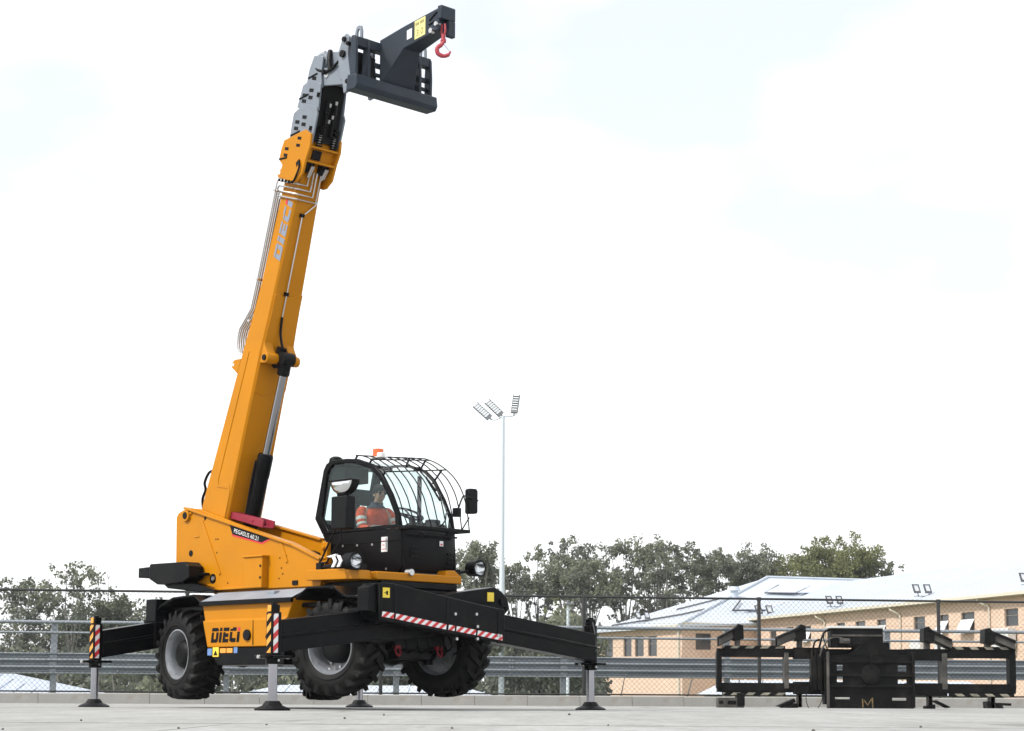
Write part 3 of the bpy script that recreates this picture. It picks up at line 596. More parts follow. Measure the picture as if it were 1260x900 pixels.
# ---- cab
b = MB()
CO = [(.10,2.63),(.27,3.30),(.33,3.385),(.45,3.42),(.75,3.425),(1.0,3.40),(1.32,3.30),(1.50,3.16),(1.71,2.87),(1.855,2.60),(1.90,2.41),(.262,2.41)]
CI = [(.25,2.66),(.35,3.24),(.40,3.31),(.48,3.335),(.75,3.34),(.95,3.315),(1.25,3.215),(1.42,3.08),(1.61,2.81),(1.74,2.58),(1.785,2.46),(.40,2.45)]
def mixl(f): return [(i[0]+(o[0]-i[0])*f, i[1]+(o[1]-i[1])*f) if 3 <= k <= 9 else i for k, (o, i) in enumerate(zip(CO, CI))]
CI = mixl(.30); CL = mixl(.38)
b.ring(CO, CI, 'y', 0.0, .05); b.ring(CO, CL, 'y', .955, 1.0)
LP = [(.262,2.405),(.44,2.155),(.50,1.87),(1.86,1.80),(1.93,1.90),(1.90,2.405)]
b.prism(LP, 'y', .004, .05); b.prism(LP, 'y', .95, .996)
b.loft([[(.33,.05,3.39),(.66,.05,3.40),(.66,.05,3.345),(.36,.05,3.33)], [(.33,.95,3.39),(.66,.95,3.40),(.66,.95,3.345),(.36,.95,3.33)]])
b.loft([[(.20,.05,2.42),(.44,.05,2.15),(.5,.05,1.87),(.55,.05,1.87),(.5,.05,2.16),(.27,.05,2.44)], [(.20,.95,2.42),(.44,.95,2.15),(.5,.95,1.87),(.55,.95,1.87),(.5,.95,2.16),(.27,.95,2.44)]])
b.box(.5,1.9,.05,.95,1.82,1.88); b.loft([[(.12,.05,2.62),(.18,.05,2.62),(.30,.05,2.42),(.24,.05,2.42)],[(.12,.95,2.62),(.18,.95,2.62),(.30,.95,2.42),(.24,.95,2.42)]])
CAB = b.build('cab', BLK, M, .012)
# lower front shell
def fr(z, o): return [(1.90,.02,z),(1.945+o,.10,z),(1.965+o,.3,z),(1.97+o,.5,z),(1.965+o,.7,z),(1.945+o,.90,z),(1.90,.98,z),(1.86,.98,z),(1.86,.02,z)]
b = MB(); b.loft([fr(1.83,-.05), fr(1.92,.0), fr(2.2,.02), fr(2.36,.0), fr(2.385,-.02)]); FPN = b.build('front_panel', BLKM, CAB, .008, smooth=40)
b = MB()
for k in range(3): b.box(1.975,1.992,.1,.24,2.02+.06*k,2.045+.06*k); b.box(1.975,1.992,.78,.88,1.96+.06*k,1.985+.06*k)
b.box(1.975,1.995,.06,.95,2.31,2.335); b.cyl((1.98,.82,2.34),'x',.05,1.95,1.99,14); b.tube([(1.98,.25,2.36),(2.02,.27,2.35),(2.0,.33,2.33)], .012, 6)
b.build('front_trim', BLK, FPN, .004)
b = MB(); b.box(1.995,1.998,.62,.685,2.19,2.26); b.build('decal', WHT, FPN); b = MB(); b.box(1.9985,1.9995,.635,.67,2.20,2.225); b.build('decal_mark', REDT, FPN)
b = MB(); b.box(1.86,2.10,-.01,.01,2.385,2.43); b.box(1.86,2.13,.99,1.06,2.385,2.43); b.box(2.08,2.125,-.02,1.07,2.385,2.43); b.box(1.88,1.93,.0,1.0,2.38,2.44); SB_ = b.build('sill_bar', BLKM, CAB, .006)
# side trim, bolts, sticker
b = MB(); pth = [(.46,0,2.27),(.8,0,2.245),(1.2,0,2.235),(1.85,0,2.245)]; b.tube(pth, .008, 6); b.box(.30,1.88,-.006,.003,2.412,2.44)
b.build('panel_seam', BLK, CAB)
b = MB()
for x, z in ((.72,2.22),(1.02,2.215),(1.33,2.21),(1.62,1.87),(.86,1.9)): b.cyl((x,0,z),'y',.016,-.006,.004,8)
b.build('bolt', STEEL, CAB)
b = MB(); b.box(1.52,1.64,-.004,.003,2.10,2.30); ST = b.build('sticker', WHT, CAB)
b = MB()
for k in range(3): b.box(1.54,1.58 if k % 2 else 1.60,-.0055,-.0042,2.13+.055*k,2.142+.055*k)
b.build('sticker_print', REDT, CAB); b = MB(); b.box(1.61,1.63,-.0055,-.0042,2.12,2.28); b.build('sticker_print', LOGO, CAB)
# glass
b = MB()
for y in (.02, .975): pass
def pane(name, loop, axis, a, m): return MB().prism(loop, axis, a, a+.006).build(name, m, CAB, smooth=0)
pane('side_window', [p for p in CI], 'y', .022, GLASS); pane('side_window', [p for p in CI], 'y', .972, GLASS)
WP = [(.66,3.41),(.85,3.405),(1.0,3.385),(1.17,3.345),(1.32,3.285),(1.41,3.22),(1.50,3.145),(1.61,3.0),(1.705,2.855),(1.79,2.72),(1.85,2.59),(1.885,2.43)]
b = MB(); b.loft([[(x,.05,z) for x,z in WP]+[(x-.006,.05,z-.003) for x,z in WP[::-1]], [(x,.95,z) for x,z in WP]+[(x-.006,.95,z-.003) for x,z in WP[::-1]]]); b.build('windscreen', GLASSW, CAB, smooth=40)
b = MB(); b.loft([[(.17,.06,2.62),(.32,.06,3.34),(.326,.06,3.34),(.176,.06,2.62)], [(.17,.94,2.62),(.32,.94,3.34),(.326,.94,3.34),(.176,.94,2.62)]]); b.build('rear_window', GLASS, CAB, smooth=0)
b = MB(); b.box(.27,.33,.04,.10,2.62,3.36) if False else None
b.loft([[(.12,.05,2.62),(.30,.05,3.36),(.36,.05,3.34),(.18,.05,2.62)], [(.12,.12,2.62),(.30,.12,3.36),(.36,.12,3.34),(.18,.12,2.62)]]); b.loft([[(.12,.88,2.62),(.30,.88,3.36),(.36,.88,3.34),(.18,.88,2.62)], [(.12,.95,2.62),(.30,.95,3.36),(.36,.95,3.34),(.18,.95,2.62)]])
b.box(.36,.66,.06,.5,3.12,3.33); b.box(1.22,1.27,.90,.95,2.44,3.22); b.build('cab_lining', DARKIN, CAB, .01)
# wiper
b = MB(); b.tube([(1.40,.80,3.26),(1.55,.83,3.12),(1.66,.86,2.98)], .010, 6); b.tube([(1.5,.81,3.18),(1.74,.86,2.84)], .014, 6); b.box(1.32,1.42,.74,.82,3.27,3.32); b.tube([(1.89,.72,2.45),(1.87,.84,2.56),(1.84,.88,2.66)], .010, 6); b.build('wiper', BLKM, CAB)
# roof and windscreen guard: one curved bar after another
GP = bez([(.98,0,3.50),(1.12,0,3.49),(1.27,0,3.46),(1.54,0,3.35),(1.81,0,3.16),(1.985,0,2.93),(2.075,0,2.67),(2.12,0,2.42)], 5)
def gin(i):                                       # matching point on the windscreen curve
    t = i/(len(GP)-1)*(len(CU)-1); k = min(int(t), len(CU)-2); f = t-k; return (CU[k][0]+(CU[k+1][0]-CU[k][0])*f, CU[k][1]+(CU[k+1][1]-CU[k][1])*f)
CU = [(.96,3.43),(1.08,3.41),(1.20,3.365),(1.42,3.23),(1.63,2.99),(1.79,2.74),(1.87,2.55),(2.0,2.42)]; GI = [gin(i) for i in range(len(GP))]
def gpt(i, y):
    f = (.30+.70*y); p, g = GP[i], GI[i]; return (g[0]+(p[0]-g[0])*f, y, g[1]+(p[2]-g[1])*f)
for k in range(9):
    y = .015+.129*k
    f_ = (.30+.70*y); o = MB().tube([(g_[0]+(p[0]-g_[0])*f_, y, g_[1]+(p[2]-g_[1])*f_) for p, g_ in zip(GP, GI)], .0085, 6).build('guard_bar', BLKM, CAB)
b = MB()
for i_ in (0, 11, 17): b.tube([gpt(i_, .0), gpt(i_, .5), gpt(i_, 1.05)], .010, 7)
for y in (.03, .97):
    for i_ in (0, 11, 17):
        p = gpt(i_, y); g = GI[i_]; b.tube([(g[0]-.04, y, g[1]-.03), p], .015, 7)
b.tube([(2.0,1.03,2.44),(2.12,1.05,2.60)], .010, 6)
b.build('guard_frame', BLKM, CAB, .004)
b = MB(); b.cyl((1.06,.32,0),'z',.075,3.455,3.56,16); b.build('beacon', mat('beacon_orange',(.7,.12,.02),.3,coat=.4), CAB, .006)
b = MB(); b.cyl((1.21,.24,0),'z',.055,3.42,3.49,16); b.box(1.02,1.22,.22,.36,3.42,3.445); b.build('dome', WHT, CAB, .01)
b = MB(); b.lathe([(.0,.07),(.05,.065),(.09,.04),(.10,.0)], (.40,.12,3.425), 'z', 18); b.tube([(.36,.05,3.42),(.30,.03,3.36)], .01, 6); b.build('antenna_dome', BLKM, CAB)
# left mirror
b = MB(); b.tube(bez([(1.93,1.0,2.68),(1.9,1.12,2.88),(1.82,1.25,2.93),(1.72,1.5,2.92)], 5), .012, 7); b.box(1.86,1.95,.98,1.06,2.62,2.74); b.tube([(1.72,1.48,2.90),(1.70,1.62,2.90)], .012, 6); MA = b.build('mirror_arm', BLKM, CAB)
b = MB(); b.prism([(1.40,2.72),(1.42,2.70),(1.56,2.71),(1.58,2.73),(1.58,3.03),(1.55,3.06),(1.42,3.055),(1.40,3.03)], 'x', 1.66, 1.74); b.build('mirror_housing', BLKM, MA, .012)
b = MB(); b.box(1.652,1.659,1.42,1.56,2.73,2.87); b.box(1.652,1.659,1.42,1.56,2.89,3.03); b.build('mirror_face', MIRR, MA)
# inside
b = MB(); b.box(.45,.98,.2,.70,2.14,2.28); b.prism([(.40,2.26),(.56,2.26),(.50,2.82),(.36,2.80)], 'y', .20, .70); b.prism([(.37,2.84),(.35,2.90),(.37,3.03),(.43,3.06),(.54,3.05),(.57,2.98),(.55,2.84)], 'y', .27, .72); b.box(.42,.5,.4,.5,2.78,2.86); b.box(.5,.95,.25,.65,1.88,2.14)
b.prism([(.72,2.30),(1.08,2.30),(1.10,2.42),(.72,2.44)], 'y', .70, .80); b.prism([(.72,2.28),(1.12,2.28),(1.14,2.40),(.72,2.42)], 'y', .10, .19); b.build('seat', SEATM, CAB, .03, seg=3)
b = MB(); b.prism([(1.86,2.25),(1.86,2.44),(1.78,2.52),(1.62,2.48),(1.60,2.25)], 'y', .30, .92); b.tube([(1.72,.46,2.2),(1.60,.46,2.60)], .045, 10); b.box(1.58,1.72,.72,.90,2.48,2.58); b.build('dashboard', DARKIN, CAB, .02)
b = MB(); ring_ = []
for k in range(24):
    a = 2*math.pi*k/24; p = Vector((.19*math.cos(a), .19*math.sin(a), 0)); p.rotate(Matrix.Rotation(R(28), 3, 'Y')); ring_.append(tuple(p+Vector((1.565,.46,2.64))))
b.tube(ring_+[ring_[0]], .016, 8); b.tube([ring_[3], (1.57,.46,2.62), ring_[11]], .014, 6); b.tube([(1.57,.46,2.62), ring_[18]], .014, 6); b.build('steering_wheel', BLKM, CAB)
b = MB(); b.tube([(1.10,.15,2.40),(1.12,.15,2.49)], .02, 8); b.tube([(1.10,.75,2.40),(1.12,.75,2.49)], .02, 8); b.build('joystick', BLKM, CAB)

# ================================================================ OPERATOR
def Wm(x, y, z): return (MX + x*math.cos(MR) - y*math.sin(MR), MY + x*math.sin(MR) + y*math.cos(MR), z)
SKIN = mat('skin', (0.33, 0.19, 0.135), 0.55, var=0.08, vscale=9)
ORG = mat('hi_vis_orange', (0.50, 0.048, 0.007), 0.8, var=0.30, vscale=16, bump=.5, bscale=16)
NAVY = mat('navy_cloth', (0.02, 0.024, 0.04), 0.85)
HAIR = mat('dark_hair', (0.012, 0.010, 0.009), 0.7)
REFL = mat('reflective_tape', (0.40, 0.40, 0.38), 0.4, bump=.1, bscale=200)
PX, PY, PZ = .83, .45, 2.255
PS = empty('person', Wm(PX, PY, PZ), MR+R(-8), 'man in orange work jacket and dark sunglasses seated in the cab', 'person')
def skin_body(name, nodes, edges, mt, parent, sub=2):
    me = bpy.data.meshes.new(name); me.from_pydata([n[0] for n in nodes], edges, []); me.materials.append(mt)
    o = bpy.data.objects.new(name, me); COL.objects.link(o); o.parent = parent
    m = o.modifiers.new('skin', 'SKIN'); m.use_smooth_shade = True
    for i, n in enumerate(nodes):
        r = n[1]; me.skin_vertices[0].data[i].radius = (r, r) if not isinstance(r, tuple) else r
        me.skin_vertices[0].data[i].use_root = (i == 0)
    s = o.modifiers.new('sub', 'SUBSURF'); s.levels = sub; s.render_levels = sub
    return o
nd, ed = [], []
def nn(p, r, par=None):
    nd.append((p, r)); i = len(nd)-1
    if par is not None: ed.append((par, i))
    return i
pel = nn((0,0,.08), .13); wai = nn((.0,0,.24), .125, pel); che = nn((.03,0,.40), .135, wai); nb = nn((.07,0,.52), .065, che); nk = nn((.11,0,.585), .055, nb)
hd = nn((.145,0,.645), .072, nk); hm = nn((.15,0,.71), .082, hd); cr = nn((.135,0,.765), .070, hm); ns = nn((.243,0,.675), .016, hm)
for s in (-1, 1):
    sh = nn((.03,.19*s,.47), .06, che); el = nn((.14,.25*s,.22), .043, sh); wr = nn((.33,.26*s,.20), .028, el); pa = nn((.38,.26*s,.205), .032, wr)
    for k in range(4):
        f1 = nn((.425,.26*s+(k-1.5)*.021,.212-.004*k), .0095, pa); f2 = nn((.447+.004*(k in (1,2)),.26*s+(k-1.5)*.021,.195), .0088, f1); nn((.445,.26*s+(k-1.5)*.021,.172), .008, f2)
    t1 = nn((.375,.26*s-.04*s,.212), .010, pa); nn((.405,.26*s-.05*s,.205), .009, t1)
    hp = nn((.03,.10*s,.07), .085, pel); kn = nn((.48,.13*s,.10), .058, hp); an = nn((.56,.13*s,-.30), .04, kn); nn((.68,.13*s,-.34), .038, an)
skin_body('body', nd, ed, SKIN, PS)
b = MB()
def ell(x, z, rx, ry, n=18): return [(x+rx*math.cos(2*math.pi*k/n), ry*math.sin(2*math.pi*k/n), z) for k in range(n)]
b.loft([ell(0,.02,.16,.20), ell(0,.15,.155,.19), ell(.01,.30,.155,.215), ell(.03,.41,.14,.215), ell(.045,.485,.11,.165), ell(.065,.535,.08,.10), ell(.075,.56,.078,.085), ell(.075,.56,.06,.065)])
for s in (-1, 1): b.tube(bez([(.03,.17*s,.47),(.04,.235*s,.44),(.09,.26*s,.33),(.14,.265*s,.22),(.2,.268*s,.195),(.33,.265*s,.20)], 4), [.058]*2+[.066]*3+[.068]*4+[.064]*4+[.058]*4+[.05]*2+[.044]*2, 14)
JK = b.build('jacket', ORG, PS, smooth=60)
b = MB()
for s in (-1, 1):
    b.tube([(.075,.252*s,.36),(.092,.258*s,.315)], .074, 14, False); b.tube([(.11,.265*s,.275),(.125,.265*s,.245)], .073, 14, False)
b.loft([ell(.005,.22,.160,.207), ell(.008,.265,.160,.213)], cap=False); b.build('reflective_band', REFL, PS)
b = MB(); b.loft([ell(.05,.50,.12,.165), ell(.07,.545,.088,.1), ell(.085,.585,.08,.085)], cap=False); b.build('jacket_collar', NAVY, PS)
b = MB()
for s in (-1, 1): b.tube(bez([(-.02,.09*s,.06),(.25,.11*s,.10),(.48,.13*s,.10),(.54,.13*s,-.05),(.56,.13*s,-.28)], 4), [.10]*5+[.088]*4+[.072]*4+[.06]*4, 12)
b.build('trousers', NAVY, PS, smooth=60)
b = MB(); 
for k in range(6):
    pass
loops = []
for k in range(7):
    t = k/6*1.75; loops.append([(.125+(.105*math.sin(t))*math.cos(a)*(1.0 if math.cos(a) < .3 else .93), .088*math.sin(t)*math.sin(a), .735+.105*math.cos(t)-(.05*(1-math.cos(a))*.5 if k > 3 else 0)) for a in [2*math.pi*j/20 for j in range(20)]])
b.loft(loops, True, True); b.build('hair', HAIR, PS, smooth=80)
b = MB()
for s in (-1, 1):
    b.tube([(.232,.037*s,.705),(.224,.039*s,.705)], .027, 12); b.tube([(.215,.066*s,.712),(.13,.088*s,.712)], .005, 5)
b.tube([(.236,-.015,.71),(.236,.015,.71)], .005, 5); b.build('sunglasses', BLKM, PS)
b = MB()
for s in (-1, 1): b.lathe([(.0,0),(.02,.004),(.03,.0)], (.135,.083*s,.69), 'y', 10)
b.tube([(.226,-.02,.628),(.23,0,.629),(.226,.02,.628)], .006, 5); b.build('ear', SKIN, PS)

# ================================================================ CRANE JIB ON THE BOOM (its own frame: origin at the hitch)
J0 = Vector((1.36, -.0, 8.5))
J = empty('jib_attachment', Wm(*J0), MR, 'slate grey crane jib with red hook held at the boom tip', 'crane jib')
JT = lambda x, y, z: (x-J0.x, y-J0.y, z-J0.z)
b = MB(JT); b.prism([(1.47,8.30),(1.66,8.30),(1.70,8.36),(1.68,8.50),(1.50,8.52)], 'y', -.70, .78); b.build('lower_beam', DGREY, J, .01)
b = MB(JT); b.box(1.48,1.60,-.62,.74,8.93,9.06); b.build('upper_beam', DGREY, J, .01)
b = MB(JT); b.box(1.50,1.56,-.30,.70,8.72,8.78); b.box(1.50,1.56,-.30,.70,8.60,8.64); b.build('cross_rail', DGREY, J, .006)
for y in (-.66,-.44,.50,.70):
    b = MB(JT); b.prism([(1.50,8.42),(1.62,8.42),(1.625,8.75),(1.61,9.02),(1.58,9.07),(1.52,9.07),(1.50,8.8)], 'y', y, y+.045); b.build('carriage_post', DGREY, J, .008)
for y in (-.55,.62):
    b = MB(JT); b.ring([(1.47,9.05),(1.47,9.15),(1.50,9.22),(1.545,9.235),(1.59,9.22),(1.61,9.15),(1.61,9.05)], [(1.51,9.07),(1.51,9.13),(1.52,9.17),(1.545,9.185),(1.565,9.17),(1.57,9.13),(1.57,9.07)], 'y', y, y+.03); b.build('lifting_lug', GREY, J, .004)
b = MB(JT); b.cyl((1.5,0,8.60),'y',.06,-.42,-.30,16); b.box(1.46,1.56,-.38,-.26,8.50,8.80); b.cyl((1.45,0,8.98),'y',.03,-.68,.1,12); b.cyl((1.45,0,8.45),'y',.035,-.68,.1,12); b.box(1.43,1.5,-.30,-.20,8.55,8.86); b.build('hitch_socket', BLKM, J, .01)
b = MB(JT)
b.loft([[(1.58,-.20,8.46),(1.58,.42,8.46),(1.58,.42,9.10),(1.58,-.20,9.10)], [(1.88,-.03,8.96),(1.88,.27,8.96),(1.88,.27,9.27),(1.88,-.03,9.27)], [(2.52,.04,9.09),(2.52,.22,9.09),(2.52,.22,9.40),(2.52,.04,9.40)]])
JB = b.build('jib_arm', DGREY, J, .008)
b = MB(JT); b.box(2.52,2.60,.0,.26,9.22,9.405); b.box(2.53,2.60,.14,.26,9.0,9.22); b.box(2.46,2.53,.0,.04,9.07,9.2); b.build('jib_tip', DGREY, J, .01)
def jside(u, v):                                       # point on the near face of the arm (u from knee to tip, v up)
    t = u/.64; y = -.03+.07*t; zl = 8.96+.13*t; zh = 9.27+.13*t
    return JT(1.88+u, y-.003, zl+(zh-zl)*v)
b = MB(); b.add([jside(.20,.12), jside(.39,.12), jside(.39,.94), jside(.20,.94)], [(0,1,2,3)]); lb = b.build('load_plate', PALEY, J, smooth=0)
def jt(u, v):
    p = jside(u, v); return (p[0], p[1]-.0015, p[2])
v, f = text_mesh('3.0', .5); w_ = max(p[0] for p in v); b = MB(); b.add([jt(.225+p[0]*.13/w_, .22+p[1]*.85) for p in v], f)

for u0, u1 in ((.215,.285),(.30,.37)):                  # two short words too worn to read
    for k in range(4): uu = u0+(u1-u0)*k/4; b.add([jt(uu,.70), jt(uu+.011,.70), jt(uu+.011,.84), jt(uu,.84)], [(0,1,2,3)])
b.build('lettering', INK, J, smooth=0)
b = MB(); b.add([jside(.06,.30), jside(.15,.30), jside(.15,.72), jside(.06,.72)], [(0,1,2,3)]); b.build('data_plate', WHT, J, smooth=0)
b = MB(); 
for (a, c) in (((.46,.62),(.60,.84)), ((.45,.45),(.55,.46))): b.tube([jside(*a), jside(*c)], .012, 6)
b.build('jib_slot', BLKM, J)
b = MB(JT); b.tube([(2.40,-.02,9.09),(2.40,.04,9.09)], .035, 12); b.tube([(2.50,-.02,9.16),(2.50,.05,9.16)], .03, 12); b.build('jib_pin', STEEL, J)
b = MB(JT); hx, hy = 2.555, .08
b.tube(bez([(hx-.03,hy,9.16),(hx-.035,hy,9.05),(hx,hy,9.0),(hx+.035,hy,9.05),(hx+.03,hy,9.16)], 5), .014, 8)
b.tube([(hx,hy,9.02),(hx,hy,8.93)], [.028,.03], 10); b.box(hx-.035,hx+.035,hy-.02,hy+.02,8.90,8.95)
b.tube(bez([(hx,hy,8.92),(hx-.012,hy-.015,8.88),(hx-.05,hy-.06,8.83),(hx-.045,hy-.055,8.755),(hx+.0,hy,8.72),(hx+.05,hy+.05,8.74),(hx+.065,hy+.07,8.79)], 5), [.022]*6+[.03]*14+[.026]*6+[.016]*4+[.008], 10)
b.build('hook', HKR, J)
b = MB(JT); b.tube([(hx+.0,hy,8.89),(hx+.05,hy+.06,8.80)], .006, 6); b.build('hook_latch', STEEL, J)
# ================================================================ GROUND, KERB, BANK
def ground_mat():
    m = bpy.data.materials.new('concrete'); m.use_nodes = True; nt = m.node_tree; p = nt.nodes['Principled BSDF']; p.inputs['Roughness'].default_value = .9; p.inputs['Specular IOR Level'].default_value = .25
    t = nt.nodes.new('ShaderNodeTexCoord'); last = None
    for (sc, loc, det, lo, hi, c0, c1) in (((.35,.12,1),(0,0,0),6,.35,.68,(.285,.285,.278),(.355,.353,.345)), ((2.6,.5,1),(3,7,0),8,.30,.72,(.82,.82,.81),(1.10,1.12,1.12)), ((14,3.5,1),(9,2,0),4,.25,.75,(.80,.80,.79),(1.12,1.12,1.12)), ((.9,.16,1),(5,1,0),9,.60,.72,(1,1,1),(.52,.50,.47))):
        mp_ = nt.nodes.new('ShaderNodeMapping'); mp_.inputs['Scale'].default_value = sc; mp_.inputs['Location'].default_value = loc
        n = nt.nodes.new('ShaderNodeTexNoise'); n.inputs['Scale'].default_value = 1; n.inputs['Detail'].default_value = det; n.inputs['Roughness'].default_value = .62
        r = nt.nodes.new('ShaderNodeValToRGB'); r.color_ramp.elements[0].position = lo; r.color_ramp.elements[1].position = hi; r.color_ramp.elements[0].color = (*c0,1); r.color_ramp.elements[1].color = (*c1,1)
        nt.links.new(t.outputs['Object'], mp_.inputs[0]); nt.links.new(mp_.outputs[0], n.inputs['Vector']); nt.links.new(n.outputs[0], r.inputs[0])
        if last is None: last = r.outputs[0]
        else:
            mx = nt.nodes.new('ShaderNodeMix'); mx.data_type = 'RGBA'; mx.blend_type = 'MULTIPLY'; mx.inputs[0].default_value = 1; nt.links.new(last, mx.inputs[6]); nt.links.new(r.outputs[0], mx.inputs[7]); last = mx.outputs[2]
    nt.links.new(last, p.inputs['Base Color'])
    n3 = nt.nodes.new('ShaderNodeTexNoise'); n3.inputs['Scale'].default_value = 30; nt.links.new(t.outputs['Object'], n3.inputs['Vector']); bp = nt.nodes.new('ShaderNodeBump'); bp.inputs['Strength'].default_value = .3; bp.inputs['Distance'].default_value = .01; nt.links.new(n3.outputs[0], bp.inputs['Height']); nt.links.new(bp.outputs[0], p.inputs['Normal'])
    return m
CONC = ground_mat()
KERBM = mat('kerb_concrete', (0.29, 0.283, 0.268), 0.9, var=0.08, vscale=2, bump=0.2, bscale=30, dirt=(0.22, 0.195, 0.165), dscale=1.2)
GRASS = mat('rough_grass', (0.07, 0.09, 0.035), 0.95, var=0.4, vscale=0.5, bump=0.4, bscale=3)
KR = math.atan(.13)
def K(x, off): return (x*math.cos(KR)-off*math.sin(KR), 39.0+x*math.sin(KR)+off*math.cos(KR))      # along the kerb line
b = MB(); p0, p1 = K(-120, .45), K(120, .45)
b.add([(-120,-80,-.03),(120,-80,-.03),(p1[0],p1[1],-.03),(p0[0],p0[1],-.03)], [(0,1,2,3)]); GR = tag(b.build('ground', CONC, smooth=0), kind='structure')
rows = [-12, -2, 6.5, 12.6, 19.6, 26.2, 32.4, 39.02]; hz = [.0, .001, .0, .002, .001, .0025, .001]
slab_h = {}
for i in range(7):
    for j in range(6):
        x0 = -26+9*j+(3.1*(i % 3)); x1 = x0+9-.012
        h = hz[i]+rnd.uniform(-.0006, .0006)
        def yy(x, r): return r if r < 39 else 39.02+.13*x
        b = MB(); b.loft([[(x0,rows[i]+.006,-.05),(x1,rows[i]+.006,-.05),(x1,yy(x1,rows[i+1])-.006,-.05),(x0,yy(x0,rows[i+1])-.006,-.05)], [(x0,rows[i]+.006,h),(x1,rows[i]+.006,h),(x1,yy(x1,rows[i+1])-.006,h),(x0,yy(x0,rows[i+1])-.006,h)]])
        b.build('concrete_slab', CONC, GR, smooth=0)
KB = bpy.data.objects.new('kerb', None); COL.objects.link(KB); KB.location = (0, 39.0, 0); KB.rotation_euler = (0, 0, KR); KB['kind'] = 'structure'
x = -13.5; k0 = None
while x < 14.5:
    L = 1.06
    if k0 is None:
        k0 = MB().prism([(0,-.05),(.02,.19),(.045,.205),(.33,.205),(.35,.19),(.35,-.05)], 'x', 0, L).build('kerb_block', KERBM, KB, .006); k = k0
    else: k = k0.copy(); COL.objects.link(k); k.parent = KB
    k.location = (x, rnd.uniform(-.004,.004), rnd.uniform(-.004,.003)); x += L+.005
b = MB(); q0, q1 = K(-200, .44), K(200, .44)
g = [(q0[0],q0[1],-.04),(q1[0],q1[1],-.04)]
b.add([(q0[0],q0[1],-.06),(q1[0],q1[1],-.06),(220,q1[1]+12,-2.2),(-220,q0[1]+12,-2.2),(420,700,-2.2),(-420,700,-2.2)], [(0,1,2,3),(3,2,4,5)])
tag(b.build('grass_bank', GRASS, smooth=0), kind='structure')
# pebbles
STONE = mat('pebble_stone', (0.10, 0.09, 0.08), 0.9)
for (u, d, r) in ((-.31,11.5,.014),(-.22,13.2,.010),(-.125,11.8,.008),(-.03,10.9,.009),(.155,10.6,.012),(.17,9.9,.010),(.05,12.4,.007),(-.17,10.4,.008),(-.085,15.2,.012),(-.065,18.,.012),(.21,12.4,.010),(.03,19.5,.015),(.10,9.5,.006),(-.26,9.8,.007)):
    b = MB(); b.lathe([(0,-.3*r),(r*.8,-.1*r),(r,.3*r),(r*.6,.8*r),(0,r)], (0,0,0), 'z', 8); b.v = [tuple(c*rnd.uniform(.8,1.2) for c in p) for p in b.v]
    o = b.build('pebble', STONE); o.location = (u*d, d, .007); o.rotation_euler = (0,0,rnd.uniform(0,6))
    tag(o, 'small dark pebble lying on the pale concrete in the foreground', 'pebble', 'dark pebbles scattered on the concrete')

# ================================================================ CHAIN LINK FENCE
FBLK = mat('fence_black', (0.014, 0.014, 0.015), 0.45, coat=.2)
WIRE = mat('fence_wire', (0.05, 0.052, 0.055), 0.5)
F0 = K(0, .75); FE = empty('chain_link_fence', (F0[0], F0[1], 0), KR, 'tall black chain link fence running along behind the concrete kerb', 'fence')
post = None
for xp in (-14.3,-10.46,-6.46,-2.56,1.61,5.30,9.18,13.0):
    if post is None:
        b = MB(); b.cyl((0,0,0),'z',.038,-.1,2.24,14); b.cyl((0,0,0),'z',.046,2.19,2.27,14); b.cyl((0,0,0),'z',.043,1.45,1.48,14); post = b.build('fence_post', FBLK, FE); p = post
    else: p = post.copy(); COL.objects.link(p); p.parent = FE
    p.location = (xp, 0, 0)
b = MB(); b.tube([(-14.5,0,2.235),(14,0,2.235)], .024, 10); b.build('top_rail', FBLK, FE)
b = MB(); b.tube([(-14.5,0,.235),(14,0,.235)], .016, 8); b.build('bottom_rail', FBLK, FE)
b = MB(); H0, H1 = .06, 2.22; dx = H1-H0; pitch = .104; r = .0023; X0, X1 = -14.5, 14.0
for sgn in (1, -1):
    k = X0-dx
    while k < X1:
        a, c = (k, H0), (k+dx, H1)
        if a[0] < X0: a = (X0, H0+(X0-k))
        if c[0] > X1: c = (X1, H0+(X1-k))
        if c[0] > a[0]:
            A, Cc = (a, c) if sgn > 0 else ((X0+X1-a[0], a[1]), (X0+X1-c[0], c[1]))
            y = .0025*sgn; vx, vz = .707*r, .707*r
            q = [(A[0]-vx,y-r,A[1]+vz*sgn),(A[0]+vx,y-r,A[1]-vz*sgn),(A[0],y+r,A[1]),(Cc[0]-vx,y-r,Cc[1]+vz*sgn),(Cc[0]+vx,y-r,Cc[1]-vz*sgn),(Cc[0],y+r,Cc[1])]
            b.add(q, [(0,1,4,3),(1,2,5,4),(2,0,3,5)])
        k += pitch
wm = b.build('wire_mesh', WIRE, FE, smooth=0); wm['kind'] = 'stuff'
b = MB(); b.tube([(X0,-.01,1.2),(X1,-.01,1.2)], .002, 5); b.tube([(X0,-.01,1.7),(X1,-.01,1.7)], .002, 5); b.build('tension_wire', WIRE, FE)

